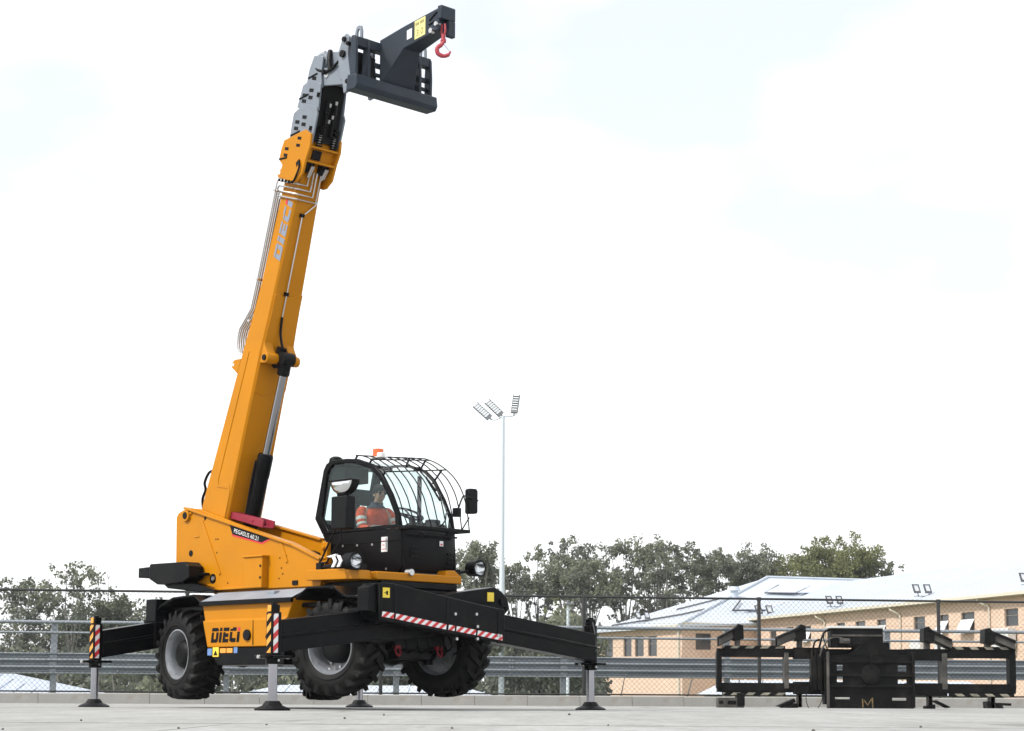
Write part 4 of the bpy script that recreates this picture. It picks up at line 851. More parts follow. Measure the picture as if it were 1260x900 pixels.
# ================================================================ GUARD RAIL
GALV = mat('galvanised', (0.29, 0.32, 0.35), 0.42, metal=0.55, var=0.10, vscale=2.5, bump=.03, bscale=20)
G0 = (0, 40.9); GA = math.atan(.11)
GD = empty('guard_rail', (0, 40.9, 0), GA, 'galvanised ribbed guard rail with two pipe rails on top behind the fence', 'guard rail')
prof = []
for k in range(37):
    t = k/36; z = 1.02-.43*t; yv = -.04*math.cos(2*math.pi*3*t); prof.append((yv if 0 < k < 36 else -.0, z))
def rail_sec(x): return [(x, y, z) for y, z in prof]+[(x, y+.006, z) for y, z in prof[::-1]]
xp = -15.2; seg0 = None; po0 = None
while xp < 15:
    if seg0 is None:
        b = MB(); b.loft([rail_sec(0), rail_sec(3.53)]); seg0 = b.build('rail_beam', GALV, GD, smooth=50); s = seg0
        b = MB(); b.box(-.06,.06,.05,.17,-.5,1.62); b.box(-.05,.05,.04,.06,1.50,1.60); b.box(-.075,.075,.008,.05,.62,1.0); po0 = b.build('rail_post', GALV, GD, .006); p = po0
        b = MB()
        for xx in (.03,-.03):
            for zz in (.66,.80,.94): b.cyl((xx,-.0,zz),'y',.014,-.055,-.03,8)
        bo0 = b.build('rail_bolt', STEEL, GD); bo = bo0
    else:
        s = seg0.copy(); COL.objects.link(s); s.parent = GD; p = po0.copy(); COL.objects.link(p); p.parent = GD; bo = bo0.copy(); COL.objects.link(bo); bo.parent = GD
    s.location = (xp, rnd.uniform(-.004,.004), rnd.uniform(-.004,.004)); p.location = (xp+2.24, 0, 0); bo.location = (xp, 0, 0); xp += 3.52
MB().tube([(-15.2,.0,1.655),(15,.0,1.625)], .036, 12).build('pipe_rail', GALV, GD)
MB().tube([(-15.2,.0,1.44),(15,.0,1.41)], .024, 12).build('pipe_rail', GALV, GD)

# ================================================================ LIGHT MAST AND BACKGROUND POST
POLEM = mat('pale_pole_paint', (0.60, 0.66, 0.70), 0.45)
LB = empty('light_mast', (-.37, 75, -2.2), 0, 'tall pale blue steel mast carrying three floodlights above the trees', 'floodlight mast')
b = MB(); b.tube([(0,0,0),(0,0,13.27)], [.125,.075], 16); b.build('pole', POLEM, LB)
b = MB(); b.tube(bez([(-.47,0,13.15),(-.3,0,13.12),(0,0,13.24),(.35,0,13.27),(.5,0,13.35)], 5), .028, 8); b.build('cross_arm', POLEM, LB)
HEAD = mat('lamp_grey', (0.16, 0.17, 0.18), 0.5); HEADL = mat('lamp_glass', (0.7, 0.72, 0.74), 0.15, metal=.3)
for (x, z, ax, ty) in ((-.47,13.15,-45,20),(-.02,13.27,-43,20),(.43,13.34,4,-10)):
    b = MB(); b.box(-.13,.13,-.05,.05,.06,.16); b.tube([(0,0,-.06),(0,0,.08)], .03, 8)
    for s_ in (-1, 1): b.box(s_*.125-.012,s_*.125+.012,-.03,.03,.1,.86)
    o = b.build('floodlight', HEAD, LB, .004); o.location = (x, 0, z); o.rotation_euler = (R(-18), R(ax), R(ty))
    b = MB(); c = MB()
    for k in range(7): z0 = .17+.1*k; b.box(-.118,.118,-.045,.04,z0,z0+.062); c.box(-.105,.105,-.05,-.044,z0+.008,z0+.054)
    b.build('lamp_module', HEAD, o); c.build('lamp_lens', HEADL, o)
LP2 = empty('lamp_post', (1.78, 61, -2.2), 0, 'slim pale lamp post standing beyond the fence in front of the trees', 'lamp post')
b = MB(); b.tube([(0,0,0),(0,0,5.25)], [.055,.045], 10); b.build('pole', POLEM, LP2)
b = MB(); b.box(-.16,.2,-.09,.09,5.25,5.31); b.cyl((0,0,0),'z',.05,5.31,5.4,10); b.build('lamp_head', HEAD, LP2, .01)

# ================================================================ BUILDINGS
def brick_mat(name, c1, c2, mortar):
    m = bpy.data.materials.new(name); m.use_nodes = True; nt = m.node_tree; p = nt.nodes['Principled BSDF']; p.inputs['Roughness'].default_value = .9
    t = nt.nodes.new('ShaderNodeTexCoord'); br = nt.nodes.new('ShaderNodeTexBrick'); br.inputs['Scale'].default_value = 1; br.inputs['Brick Width'].default_value = .24; br.inputs['Row Height'].default_value = .086; br.inputs['Mortar Size'].default_value = .008
    br.inputs['Color1'].default_value = (*c1,1); br.inputs['Color2'].default_value = (*c2,1); br.inputs['Mortar'].default_value = (*mortar,1)
    mp_ = nt.nodes.new('ShaderNodeMapping'); mp_.inputs['Rotation'].default_value = (R(90),0,0)
    nt.links.new(t.outputs['Object'], mp_.inputs[0]); nt.links.new(mp_.outputs[0], br.inputs['Vector'])
    n = nt.nodes.new('ShaderNodeTexNoise'); n.inputs['Scale'].default_value = .5; n.inputs['Detail'].default_value = 5; nt.links.new(t.outputs['Object'], n.inputs['Vector'])
    mx = nt.nodes.new('ShaderNodeMix'); mx.data_type = 'RGBA'; mx.blend_type = 'MULTIPLY'; mx.inputs[0].default_value = .12
    nt.links.new(br.outputs[0], mx.inputs[6]); nt.links.new(n.outputs[0], mx.inputs[7]); nt.links.new(mx.outputs[2], p.inputs['Base Color']); return m
BRICK = brick_mat('peach_brick', (.75,.54,.41), (.69,.485,.36), (.74,.61,.50))
ROOF = mat('pale_metal_roof', (0.475, 0.525, 0.59), 0.5, metal=.0, var=.05, vscale=.3, dirt=(.44,.485,.54), dscale=.4)
GUT = mat('cream_gutter', (0.62, 0.58, 0.48), 0.5); WIN = mat('window_glass', (0.03, 0.035, 0.04), 0.12, spec=.8); FRM = mat('window_frame', (0.20, 0.17, 0.15), 0.5)
BLIND = mat('white_awning', (0.78, 0.79, 0.80), 0.6); SOLAR = mat('solar_panel', (0.44, 0.48, 0.57), 0.3, coat=.2); DARKBAR = mat('dark_roof_bar', (0.09, 0.09, 0.10), 0.6); ACW = mat('air_conditioner', (.65,.65,.64), .5)
def wall_frame(o, d):        # returns fn(s, out, z): along the wall, outwards, up
    d = Vector((d[0], d[1])).normalized(); nrm = Vector((d.y, -d.x))
    if nrm.y > 0 and abs(nrm.y) > .3: nrm = -nrm
    if nrm.x > 0 and abs(nrm.y) <= .3: nrm = -nrm
    return lambda s, o_, z: (o[0]+d.x*s+nrm.x*o_, o[1]+d.y*s+nrm.y*o_, z)
def wall_with_openings(name, fn, L, z0, z1, wins, th, m, parent):
    """wall sheet of real thickness, with rectangular openings (s0,s1,za,zb)"""
    xs = sorted({0, L, *[w[0] for w in wins], *[w[1] for w in wins]}); zs = sorted({z0, z1, *[w[2] for w in wins], *[w[3] for w in wins]})
    b = MB(fn)
    for i in range(len(xs)-1):
        for j in range(len(zs)-1):
            cx, cz = (xs[i]+xs[i+1])/2, (zs[j]+zs[j+1])/2
            if any(w[0] < cx < w[1] and w[2] < cz < w[3] for w in wins): continue
            b.add([(xs[i],0,zs[j]),(xs[i+1],0,zs[j]),(xs[i+1],0,zs[j+1]),(xs[i],0,zs[j+1])], [(0,1,2,3)])
    for s0, s1, za, zb in wins:
        b.add([(s0,0,za),(s1,0,za),(s1,0,zb),(s0,0,zb),(s0,-th,za),(s1,-th,za),(s1,-th,zb),(s0,-th,zb)], [(0,1,5,4),(1,2,6,5),(2,3,7,6),(3,0,4,7)])
    return b.build(name, m, parent, smooth=0)
def window(fn, w, parent, th=.14, awn=0.0):
    s0, s1, za, zb = w; f = .05
    b = MB(fn); b.ring([(s0,za),(s1,za),(s1,zb),(s0,zb)], [(s0+f,za+f),(s1-f,za+f),(s1-f,zb-f),(s0+f,zb-f)], 'y', -th, -th+.06); zm = za+(zb-za)*.62
    b.box(s0+f, s1-f, -th, -th+.05, zm-.02, zm+.02)
    o = b.build('window', FRM, parent, smooth=0)
    MB(fn).box(s0+f, s1-f, -th-.02, -th+.01, za+f, zb-f).build('pane', WIN, o, smooth=0)
    if awn: 
        b = MB(fn); b.loft([[(s0,.02,zm),(s1,.02,zm),(s1,.02,zm-.04),(s0,.02,zm-.04)], [(s0,awn,za-.12),(s1,awn,za-.12),(s1,awn,za-.16),(s0,awn,za-.16)]]); b.build('awning', BLIND, o, smooth=0)
BR = empty('brick_building', (17.9,142.2,-2.2), 0, 'long peach brick building with pale metal roof and open awning windows on the right', 'building')
T = lambda fn, o: (lambda s, a, z: tuple(Vector(fn(s, a, z))-Vector(o)))
OR = (17.9,142.2,-2.2); fw = T(wall_frame((17.9,142.2), (.255,-.967)), OR)
wins = [(36.4,37.9,4.15,5.12),(31.4,33.0,4.05,5.12),(28.7,29.9,4.1,5.1),(25.4,26.9,4.15,5.1),(20.3,21.6,4.15,5.12),(17.1,18.6,4.15,5.12),(14.2,15.5,4.15,5.12),(8.7,10.0,4.15,5.1),(5.6,7.0,4.15,5.12),(2.7,3.9,3.4,5.1)]
wall_with_openings('wall', fw, 52, -2.2, 5.9, wins, .16, BRICK, BR)
for k, w in enumerate(wins): window(fw, w, BR, awn=.42 if k in (1,2) else (.3 if k in (4,5,6,7) else 0))
b = MB(fw); b.box(-.3,52,.45,.62,5.80,5.98); b.build('gutter', GUT, BR, smooth=0)
b = MB(fw); b.box(-.3,52,.0,.45,5.78,5.82); b.build('soffit', GUT, BR, smooth=0)
b = MB(fw); b.loft([[(-.4,.60,5.95),(-.4,-6.5,8.72),(-.4,-13.6,5.95)], [(52,.60,5.95),(52,-6.5,8.72),(52,-13.6,5.95)]]); b.build('roof', ROOF, BR, smooth=0)
b = MB(fw)
for k in range(65):
    s = -.2+.8*k; b.loft([[(s,.58,5.96),(s+.03,.58,5.96),(s+.03,.58,5.985),(s,.58,5.985)], [(s,-6.4,8.69),(s+.03,-6.4,8.69),(s+.03,-6.4,8.715),(s,-6.4,8.715)]])
b.build('roof_rib', ROOF, BR, smooth=0)['kind'] = 'stuff'
for s in (34.3, 23.2, 11.9):
    b = MB(fw); b.tube([(s,.52,5.8),(s,.5,5.65),(s+.5,.12,5.35),(s+.55,.08,5.2),(s+.55,.08,-2.2)], .06, 8); b.build('downpipe', GUT, BR)
b = MB(fw); b.box(36.0,37.8,.1,.6,3.0,4.05); b.build('air_conditioner', ACW, BR, .02); b = MB(fw); b.box(26.0,27.4,.1,.6,2.9,3.7); b.build('air_conditioner', ACW, BR, .02); b = MB(fw); b.box(29.0,30.4,.08,.5,2.7,3.6); b.build('air_conditioner', ACW, BR, .02)
def twin(fn, s, o_, z, parent, sc=1.0):
    P0 = fn(s, o_, z); b = MB(lambda x, y, zz: (P0[0]+x, P0[1]+y, P0[2]+zz))
    for k in (-1, 1):
        c = .28*k*sc; lo, hi = .22*sc, .62*sc
        b.ring([(c-.17*sc,lo),(c+.17*sc,lo),(c+.06*sc,hi),(c-.28*sc,hi)], [(c-.11*sc,lo+.06*sc),(c+.11*sc,lo+.06*sc),(c+.02*sc,hi-.05*sc),(c-.20*sc,hi-.05*sc)], 'y', -.05, .05)
        b.box(c-.16*sc,c+.16*sc,-.10,.08,lo-.05*sc,lo+.05*sc); b.tube([(c+.06*sc,0,0),(c,0,lo)], .03, 6)
    b.tube([(-.45*sc,0,.03),(.55*sc,0,.03)], .025, 6)
    b.build('roof_floodlight', DARKBAR, parent)
    b = MB(lambda x, y, zz: (P0[0]+x, P0[1]+y, P0[2]+zz))
    for k in (-1, 1):
        c = .28*k*sc; lo, hi = .22*sc, .62*sc; b.loft([[(c-.10*sc,-.02,lo+.06*sc),(c+.10*sc,-.02,lo+.06*sc),(c+.01*sc,-.02,hi-.05*sc),(c-.19*sc,-.02,hi-.05*sc)], [(c-.10*sc,.0,lo+.06*sc),(c+.10*sc,.0,lo+.06*sc),(c+.01*sc,.0,hi-.05*sc),(c-.19*sc,.0,hi-.05*sc)]])
    b.build('floodlight_glass', HEADL, parent, smooth=0)
twin(fw, 26.3, -.2, 6.3, BR, 1.2); twin(fw, 38.9, -.2, 6.3, BR, 1.1); twin(fw, 14.7, .3, 6.15, BR, 1.2); twin(fw, 2.3, .2, 5.95, BR, 1.4)
b = MB(fw); b.box(51.75,51.98,-13.0,-.01,-2.2,5.84); b.box(0,51.75,-13.2,-13.0,-2.2,5.84); b.build('end_wall', BRICK, BR, smooth=0)
# hip roofed block
Bc = (12.3,140.); OL = (12.3,140.,-2.2)
BL = empty('hip_roof_building', OL, 0, 'peach brick block with pale hip roof and narrow dark windows left of the long building', 'building')
fl = T(wall_frame((6.95,153.5), (.368,-.93)), OL); ff = T(wall_frame(Bc, (.93,.369)), OL)
wl_ = [(.9,2.6,3.3,4.85),(4.55,6.0,3.25,4.8),(6.6,8.15,3.22,4.75),(8.9,10.4,3.2,4.7)]; wf_ = [(1.1,2.35,3.6,4.8)]
wall_with_openings('wall', fl, 14.5, -2.2, 5.2, wl_, .16, BRICK, BL); wall_with_openings('wall', ff, 6.05, -2.2, 5.4, wf_, .16, BRICK, BL)
for w in wl_: window(fl, w, BL)
for w in wf_: window(ff, w, BL)
b = MB(fl); b.box(14.05,14.25,.02,.14,-2.2,5.2); b.build('downpipe', GUT, BL)
LV = lambda *p: tuple(Vector(p)-Vector(OL))
A_, E1, E2, R1, R2 = Vector((6.35,153.2,5.35)), Vector((12.1,139.3,5.35)), Vector((18.4,141.6,5.62)), Vector((20.5,155,9.75)), Vector((28.9,158.3,9.75))
b = MB()
def sheet(ps, t=.16):
    n = len(ps); lo = [tuple(Vector(LV(*p))-Vector((0,0,t))) for p in ps]; hi = [LV(*p) for p in ps]; b.loft([lo, hi])
sheet([A_, E1, R1]); b.build('roof_hip', ROOF, BL, smooth=0)
b = MB(); sheet([E1, E2, R2, R1]); b.build('roof', ROOF, BL, smooth=0)
b = MB(); sheet([A_, R1, R2, Vector((22,168,5.5))]); b.build('roof_back', ROOF, BL, smooth=0)
b = MB(fl); b.box(-.3,14.8,.35,.5,5.2,5.4); b.box(-.3,14.6,0,.36,5.18,5.22); b.build('gutter', GUT, BL, smooth=0); b = MB(ff); b.box(-.3,6.2,.4,.55,5.35,5.55); b.box(-.2,6.0,0,.4,5.33,5.37); b.build('gutter', GUT, BL, smooth=0)
b = MB(); b.tube([LV(*(R1+Vector((0,0,.05)))), LV(*(E1+Vector((0,0,.05))))], .12, 6); b.tube([LV(*(R1+Vector((0,0,.05)))), LV(*(R2+Vector((0,0,.05))))], .12, 6); b.build('ridge_cap', ROOF, BL)
def onhip(i, j): return A_+(E1-A_)*i+(R1-A_)*j+Vector((0,0,.12))     # point on the hip end
def onmain(i, j): return (E1*(1-i)+E2*i)*(1-j)+(R1*(1-i)+R2*i)*j+Vector((0,0,.14))
for pts in (((.12,.06),(.40,.13),(.62,.20),(.70,.28)), ((.30,.33),(.36,.42),(.42,.52))):
    b = MB(); b.tube([LV(*onhip(*p)) for p in pts], .075, 6); b.build('dark_roof_bar', DARKBAR, BL)  # two thin dark bars laid over the hip end
for i0, i1, j0, j1 in ((.30,.62,.63,.80),(.64,.92,.63,.80),(.45,.75,.25,.40)):
    b = MB(); q = [onmain(i0,j0),onmain(i1,j0),onmain(i1,j1),onmain(i0,j1)]; b.loft([[LV(*p) for p in q], [tuple(Vector(LV(*p))+Vector((0,0,.04))) for p in q]]); sp = b.build('solar_panel', SOLAR, BL, smooth=0)
b = MB(); q = [onmain(.28,.80),onmain(.30,.62),onmain(.62,.62)]; b.tube([LV(*p) for p in q], .05, 6); q = [onmain(.2,.45),onmain(.34,.24),onmain(.55,.24)]; b.tube([LV(*p) for p in q], .07, 6); b.build('panel_frame', DARKBAR, BL)
b = MB(); c = LV(*onmain(.04,.55)); b.cyl(c,'z',.3,c[2]-.2,c[2]+.4,14); b.cyl(c,'z',.48,c[2]+.4,c[2]+.7,14,.35); b.build('roof_vent', ROOF, BL)
twin(fl, 6.2, -.9, 5.9, BL, 1.2)
# low sheds beyond the bank
SHB = mat('blue_metal_roof', (0.42, 0.47, 0.56), 0.45, var=.06, vscale=.4)
def shed(name, o, L, W_, ze, zr, hip, m, label, ribs):
    e = empty(name, (*o, -2.2), 0, label, 'shed'); z = 2.2
    b = MB(); b.box(.3, L-.3, .3, W_-.3, 0, ze+z-.02); b.build('wall', ACW, e)
    b = MB(); b.add([(0,0,ze+z),(L,0,ze+z),(L,W_,ze+z),(0,W_,ze+z),(hip,W_/2,zr+z),(L-hip,W_/2,zr+z)], [(0,1,5,4),(1,2,5),(2,3,4,5),(3,0,4),(0,3,2,1)]); b.build('roof', m, e, smooth=0)
    b = MB()
    for k in range(int(L/ribs)):
        x = .3+ribs*k
        t = min(1, x/hip if x < hip else ((L-x)/hip if x > L-hip else 1)); b.loft([[(x,.02,ze+z+.0),(x+.05,.02,ze+z),(x+.05,.02,ze+z+.03),(x,.02,ze+z+.03)], [(x,W_/2*t,ze+z+(zr-ze)*t),(x+.05,W_/2*t,ze+z+(zr-ze)*t),(x+.05,W_/2*t,ze+z+(zr-ze)*t+.03),(x,W_/2*t,ze+z+(zr-ze)*t+.03)]])
    b.build('roof_rib', m, e, smooth=0)['kind'] = 'stuff'
shed('low_shed', (-30,53), 17.6, 9, .12, 1.0, 3.4, SHB, 'low shed with pale blue ribbed roof beyond the fence at far left', .5)
shed('low_shed', (-9.2,62), 9.0, 6, .10, .52, 1.5, ROOF, 'low shed with thin white roof line under the raised wheels', .5)
shed('low_shed', (7.6,72), 11.0, 8, .30, .86, .8, ROOF, 'low shed with long white roof behind the black steel attachment', .6)
# ================================================================ STEEL ATTACHMENT ON THE GROUND AT THE RIGHT
STL = mat('worn_black_steel', (0.005, 0.005, 0.0055), 0.5, var=.4, vscale=3, dirt=(.022,.020,.018), dscale=2.2, bump=.1, bscale=30, spec=.12)
WORN = mat('worn_grey_steel', (0.045, 0.042, 0.038), 0.6, var=.4, vscale=5, dirt=(.13,.115,.10), dscale=3, bump=.1, bscale=30)
FADE = mat('faded_cream_paint', (0.24, 0.225, 0.18), 0.7, var=.4, vscale=9); OCH = mat('ochre_paint', (0.13, 0.09, 0.035), 0.75, var=.4, vscale=14); LID = mat('dusty_lid', (.6,.6,.58), .7)
SF = empty('clamp_frame', (3.47,36,0), 0, 'long black steel clamp frame with hazard edged beams standing on the concrete by the kerb', 'lifting attachment')
k_ = .00479
def PX_(x): return x*k_
def PZ_(z): return (415-z)*k_
def bxx(b, x0, x1, z0, z1, y0, y1): b.box(PX_(x0), PX_(x1), y0, y1, PZ_(z1), PZ_(z0))
for (z0, z1, nm) in ((185,218,'upper_beam'),(318,355,'lower_beam')):
    b = MB(); bxx(b, 80, 1243, z0, z1, .35, .55); bxx(b, 380, 500, z0-5, z1+7, .33, .57); bxx(b, 815, 975, z0-2, z1+10, .33, .57); bm_ = b.build(nm, STL, SF, .008)
    zz = PZ_(z0) if nm == 'upper_beam' else PZ_(z1)-.055
    for (x0, x1) in ((100,345),(985,1235)):
        b = MB(); y = .345
        b.box(PX_(x0), PX_(x1), y-.01, y+.12, zz-.004, zz+.055)
        o = b.build('hazard_edge', STL, bm_)
        b = MB(); stripes(b, lambda u, v: (PX_(x0)+u, y-.013, zz+.002+v), PX_(x1)-PX_(x0), .048, .14, -1.2 if x0 > 500 else 1.2, 0, 1); b.build('hazard_stripe', [STL, FADE], bm_, smooth=0)
for (x0, x1, m) in ((78,97,STL),(340,358,WORN),(955,976,WORN),(1218,1243,STL)):
    b = MB(); bxx(b, x0, x1, 200, 340, .32, .58); b.build('upright', m, SF, .006)
# gripping jaws on top and feet below
def jaw(xa, xb, za, zb, lean, parent=SF):
    """open channel tilted upwards, with a mounting lug"""
    x0, x1 = PX_(xa), PX_(xb); z0, z1 = PZ_(za), PZ_(zb); h = .19
    b = MB(); lo, hi = (z1, z0-h*.6) if lean > 0 else (z0-h*.6, z1)
    def bar(y0, y1, o0, o1): b.loft([[(x0,y0,lo+o0),(x1,y0,hi+o0),(x1,y1,hi+o0),(x0,y1,lo+o0)], [(x0,y0,lo+o1),(x1,y0,hi+o1),(x1,y1,hi+o1),(x0,y1,lo+o1)]])
    bar(.25, .65, .0, .02); bar(.25, .65, .16, .19); bar(.46, .60, .02, .17); bar(.22,.27,.14,.19)
    xe = x1 if lean > 0 else x0; ze = hi if lean > 0 else lo
    b.prism([(xe-.09*lean, ze-.10), (xe-.14*lean, ze+.10), (xe-.02*lean, ze+.22), (xe+.07*lean, ze+.19), (xe+.08*lean, ze-.06)], 'y', .235, .62); o = b.build('jaw', STL, parent, .006)
    b = MB(); bar(.262, .275, .02, .165); b.build('jaw_face', WORN, o)
    b = MB(); xm = xe-.02*lean; b.box(xm-.045, xm+.045, .36, .54, min(PZ_(200), ze), ze+.05); b.build('jaw_lug', WORN, o, .006)
jaw(85,165,112,178,1); jaw(312,408,112,178,1); jaw(898,992,118,185,-1); jaw(1135,1240,122,188,-1)
b = MB(); bxx(b, 80, 182, 376, 415, .28, .62); FT = b.build('foot', WORN, SF, .008); b = MB(); bxx(b, 155, 184, 358, 408, .26, .64); bxx(b, 84, 100, 388, 400, .27, .3); bxx(b, 118, 150, 388, 402, .27, .29); b.build('foot_bracket', STL, FT, .006)
def foot(pts, lug):
    b = MB(); b.prism([(PX_(x), PZ_(z)) for x, z in pts], 'y', .28, .62); f_ = b.build('foot', STL, SF, .006); b = MB(); bxx(b, lug[0], lug[1], 350, 412, .36, .54); b.build('foot_bracket', WORN, f_, .006)
foot([(310,408),(378,378),(384,392),(330,412)], (392,410)); foot([(330,412),(384,396),(392,414),(330,415)], (394,408))
foot([(918,384),(930,382),(985,408),(975,412)], (900,918)); foot([(890,405),(925,398),(925,415),(892,415)], (902,916))
foot([(1125,386),(1140,384),(1145,412),(1127,412)], (1140,1162)); foot([(1162,390),(1220,392),(1220,402),(1162,398)], (1144,1160)); foot([(1170,398),(1185,398),(1190,412),(1172,412)], (1146,1158))
# carriage plate in the middle
def ppx(q): return [(PX_(x), PZ_(z)) for x, z in q]
CP = None
xs = [495,533,556,768,802,828]; zs = [215,248,270,292,314,372,384,413]
b = MB(); holes = {(1,1),(3,1),(1,3),(3,3)}
hol = [(533,556,248,270),(768,802,250,272),(533,556,292,314),(768,802,303,322),(525,582,372,380),(745,800,374,384)]
xs = sorted({495,828,*[h[0] for h in hol],*[h[1] for h in hol]}); zs = sorted({213,414,*[h[2] for h in hol],*[h[3] for h in hol]})
for i in range(len(xs)-1):
    for j in range(len(zs)-1):
        cx, cz = (xs[i]+xs[i+1])/2, (zs[j]+zs[j+1])/2
        if any(h[0] < cx < h[1] and h[2] < cz < h[3] for h in hol): continue
        for y, fl_ in ((-.02, 0), (.02, 1)): b.add([(PX_(xs[i]),y,PZ_(zs[j])),(PX_(xs[i+1]),y,PZ_(zs[j])),(PX_(xs[i+1]),y,PZ_(zs[j+1])),(PX_(xs[i]),y,PZ_(zs[j+1]))], [(0,1,2,3)])
for h in hol+[(495,828,213,414)]:
    p = ppx([(h[0],h[2]),(h[1],h[2]),(h[1],h[3]),(h[0],h[3])]); b.add([(x,-.02,z) for x,z in p]+[(x,.02,z) for x,z in p], [(0,1,5,4),(1,2,6,5),(2,3,7,6),(3,0,4,7)])
CP = b.build('carriage_plate', STL, SF, smooth=0)
hump = ppx([(510,212),(545,210),(580,205),(605,192),(625,172),(640,158),(655,151),(692,151),(708,158),(725,178),(745,195),(775,208),(826,212)])
b = MB(); b.prism(hump, 'y', -.03, .03); b.build('hump_plate', STL, CP, .004)
b = MB()
for z in (236, 289, 330): bxx(b, 500, 824, z-4, z+4, -.075, -.022)
b.build('plate_rib', STL, CP, .006)
for x in (497, 826): 
    b = MB(); bxx(b, x-4, x+5, 198, 412, -.10, .03); b.build('side_rib', WORN if x < 600 else STL, CP, .008)
b = MB(); bxx(b, 658, 667, 205, 262, -.09, -.02); b.build('centre_rib', STL, CP, .006)
b = MB(); b.lathe([(.0,-.06),(.14,-.06),(.185,-.045),(.19,.0)], (PX_(662),-.02,PZ_(285)), 'y', 32); b.build('pivot_boss', STL, CP)
b = MB()
for q in (((628,378),(633,377),(634,412),(629,412)), ((665,374),(671,372),(672,412),(667,412)), ((637,380),(650,399),(650,405),(637,387)), ((650,399),(664,376),(665,382),(650,405))): b.add([(PX_(x),-.0235,PZ_(z)) for x,z in q], [(0,1,2,3)])
b.build('painted_letter', OCH, CP, smooth=0)
b = MB(); bxx(b, 515, 718, 105, 180, .10, .50); bxx(b, 600, 740, 160, 200, .05, .3); VB = b.build('valve_box', STL, SF, .015)
b = MB(); bxx(b, 510, 722, 97, 106, .07, .53); b.build('box_lid', LID, VB, .006)
b = MB(); bxx(b, 518, 716, 130, 137, .09, .1); b.build('box_strip', WORN, VB)
b = MB(); bxx(b, 548, 580, 145, 165, .0, .12); b.cyl((PX_(578),.0,PZ_(156)),'x',.05,PX_(560),PX_(585),12); b.build('valve', WORN, VB, .006)
b = MB(); bxx(b, 440, 497, 190, 350, .15, .4); bxx(b, 462, 480, 205, 345, .08, .16); bxx(b, 446, 460, 200, 345, .10, .16); bxx(b, 486, 497, 225, 400, .0, .3); b.build('actuator', STL, SF, .01)
def hose(pts, r, m=None): MB().tube(bez([(PX_(x),y,PZ_(z)) for x,y,z in pts], 6), r, 8).build('hose', m or BLKM, SF)
hose([(515,.2,112),(495,.1,118),(480,.06,140),(470,.05,175),(465,.1,205)], .020); hose([(470,.1,150),(452,.05,160),(445,.05,185),(448,.1,210)], .018); hose([(520,.15,140),(498,.05,158),(480,.05,182),(468,.1,200)], .016, WORN); hose([(575,.06,152),(540,.04,142),(505,.03,150),(480,.02,185),(472,.08,215)], .015, WORN)
hose([(440,.2,290),(425,.1,330),(415,.05,370),(418,.02,400),(424,.02,414)], .007); hose([(478,.1,340),(476,.02,380),(465,.0,405),(458,.0,414)], .007)
hose([(488,.06,125),(486,.04,150),(500,.03,190)], .012)

# ================================================================ TREES
import numpy as np
rng = np.random.default_rng(11)
def leaf_mat(name, c1, c2, c3):
    m = bpy.data.materials.new(name); m.use_nodes = True; nt = m.node_tree; p = nt.nodes['Principled BSDF']; p.inputs['Roughness'].default_value = .65; p.inputs['Specular IOR Level'].default_value = .3
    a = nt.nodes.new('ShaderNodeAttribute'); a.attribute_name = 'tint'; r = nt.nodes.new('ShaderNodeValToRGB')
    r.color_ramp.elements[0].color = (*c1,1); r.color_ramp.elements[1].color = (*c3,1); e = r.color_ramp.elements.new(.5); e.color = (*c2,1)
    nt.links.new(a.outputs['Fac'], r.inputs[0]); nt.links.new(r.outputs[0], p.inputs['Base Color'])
    tl = nt.nodes.new('ShaderNodeBsdfTranslucent'); mx = nt.nodes.new('ShaderNodeMixShader'); mx.inputs[0].default_value = .35; nt.links.new(r.outputs[0], tl.inputs[0]); nt.links.new(p.outputs[0], mx.inputs[1]); nt.links.new(tl.outputs[0], mx.inputs[2]); nt.links.new(mx.outputs[0], nt.nodes['Material Output'].inputs[0]); return m
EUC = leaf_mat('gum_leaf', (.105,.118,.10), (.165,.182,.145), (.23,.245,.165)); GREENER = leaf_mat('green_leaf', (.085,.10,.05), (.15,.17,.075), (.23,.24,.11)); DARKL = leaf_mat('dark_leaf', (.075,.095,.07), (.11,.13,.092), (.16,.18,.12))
BARK = mat('pale_bark', (0.17, 0.16, 0.145), 0.9, var=.3, vscale=2)
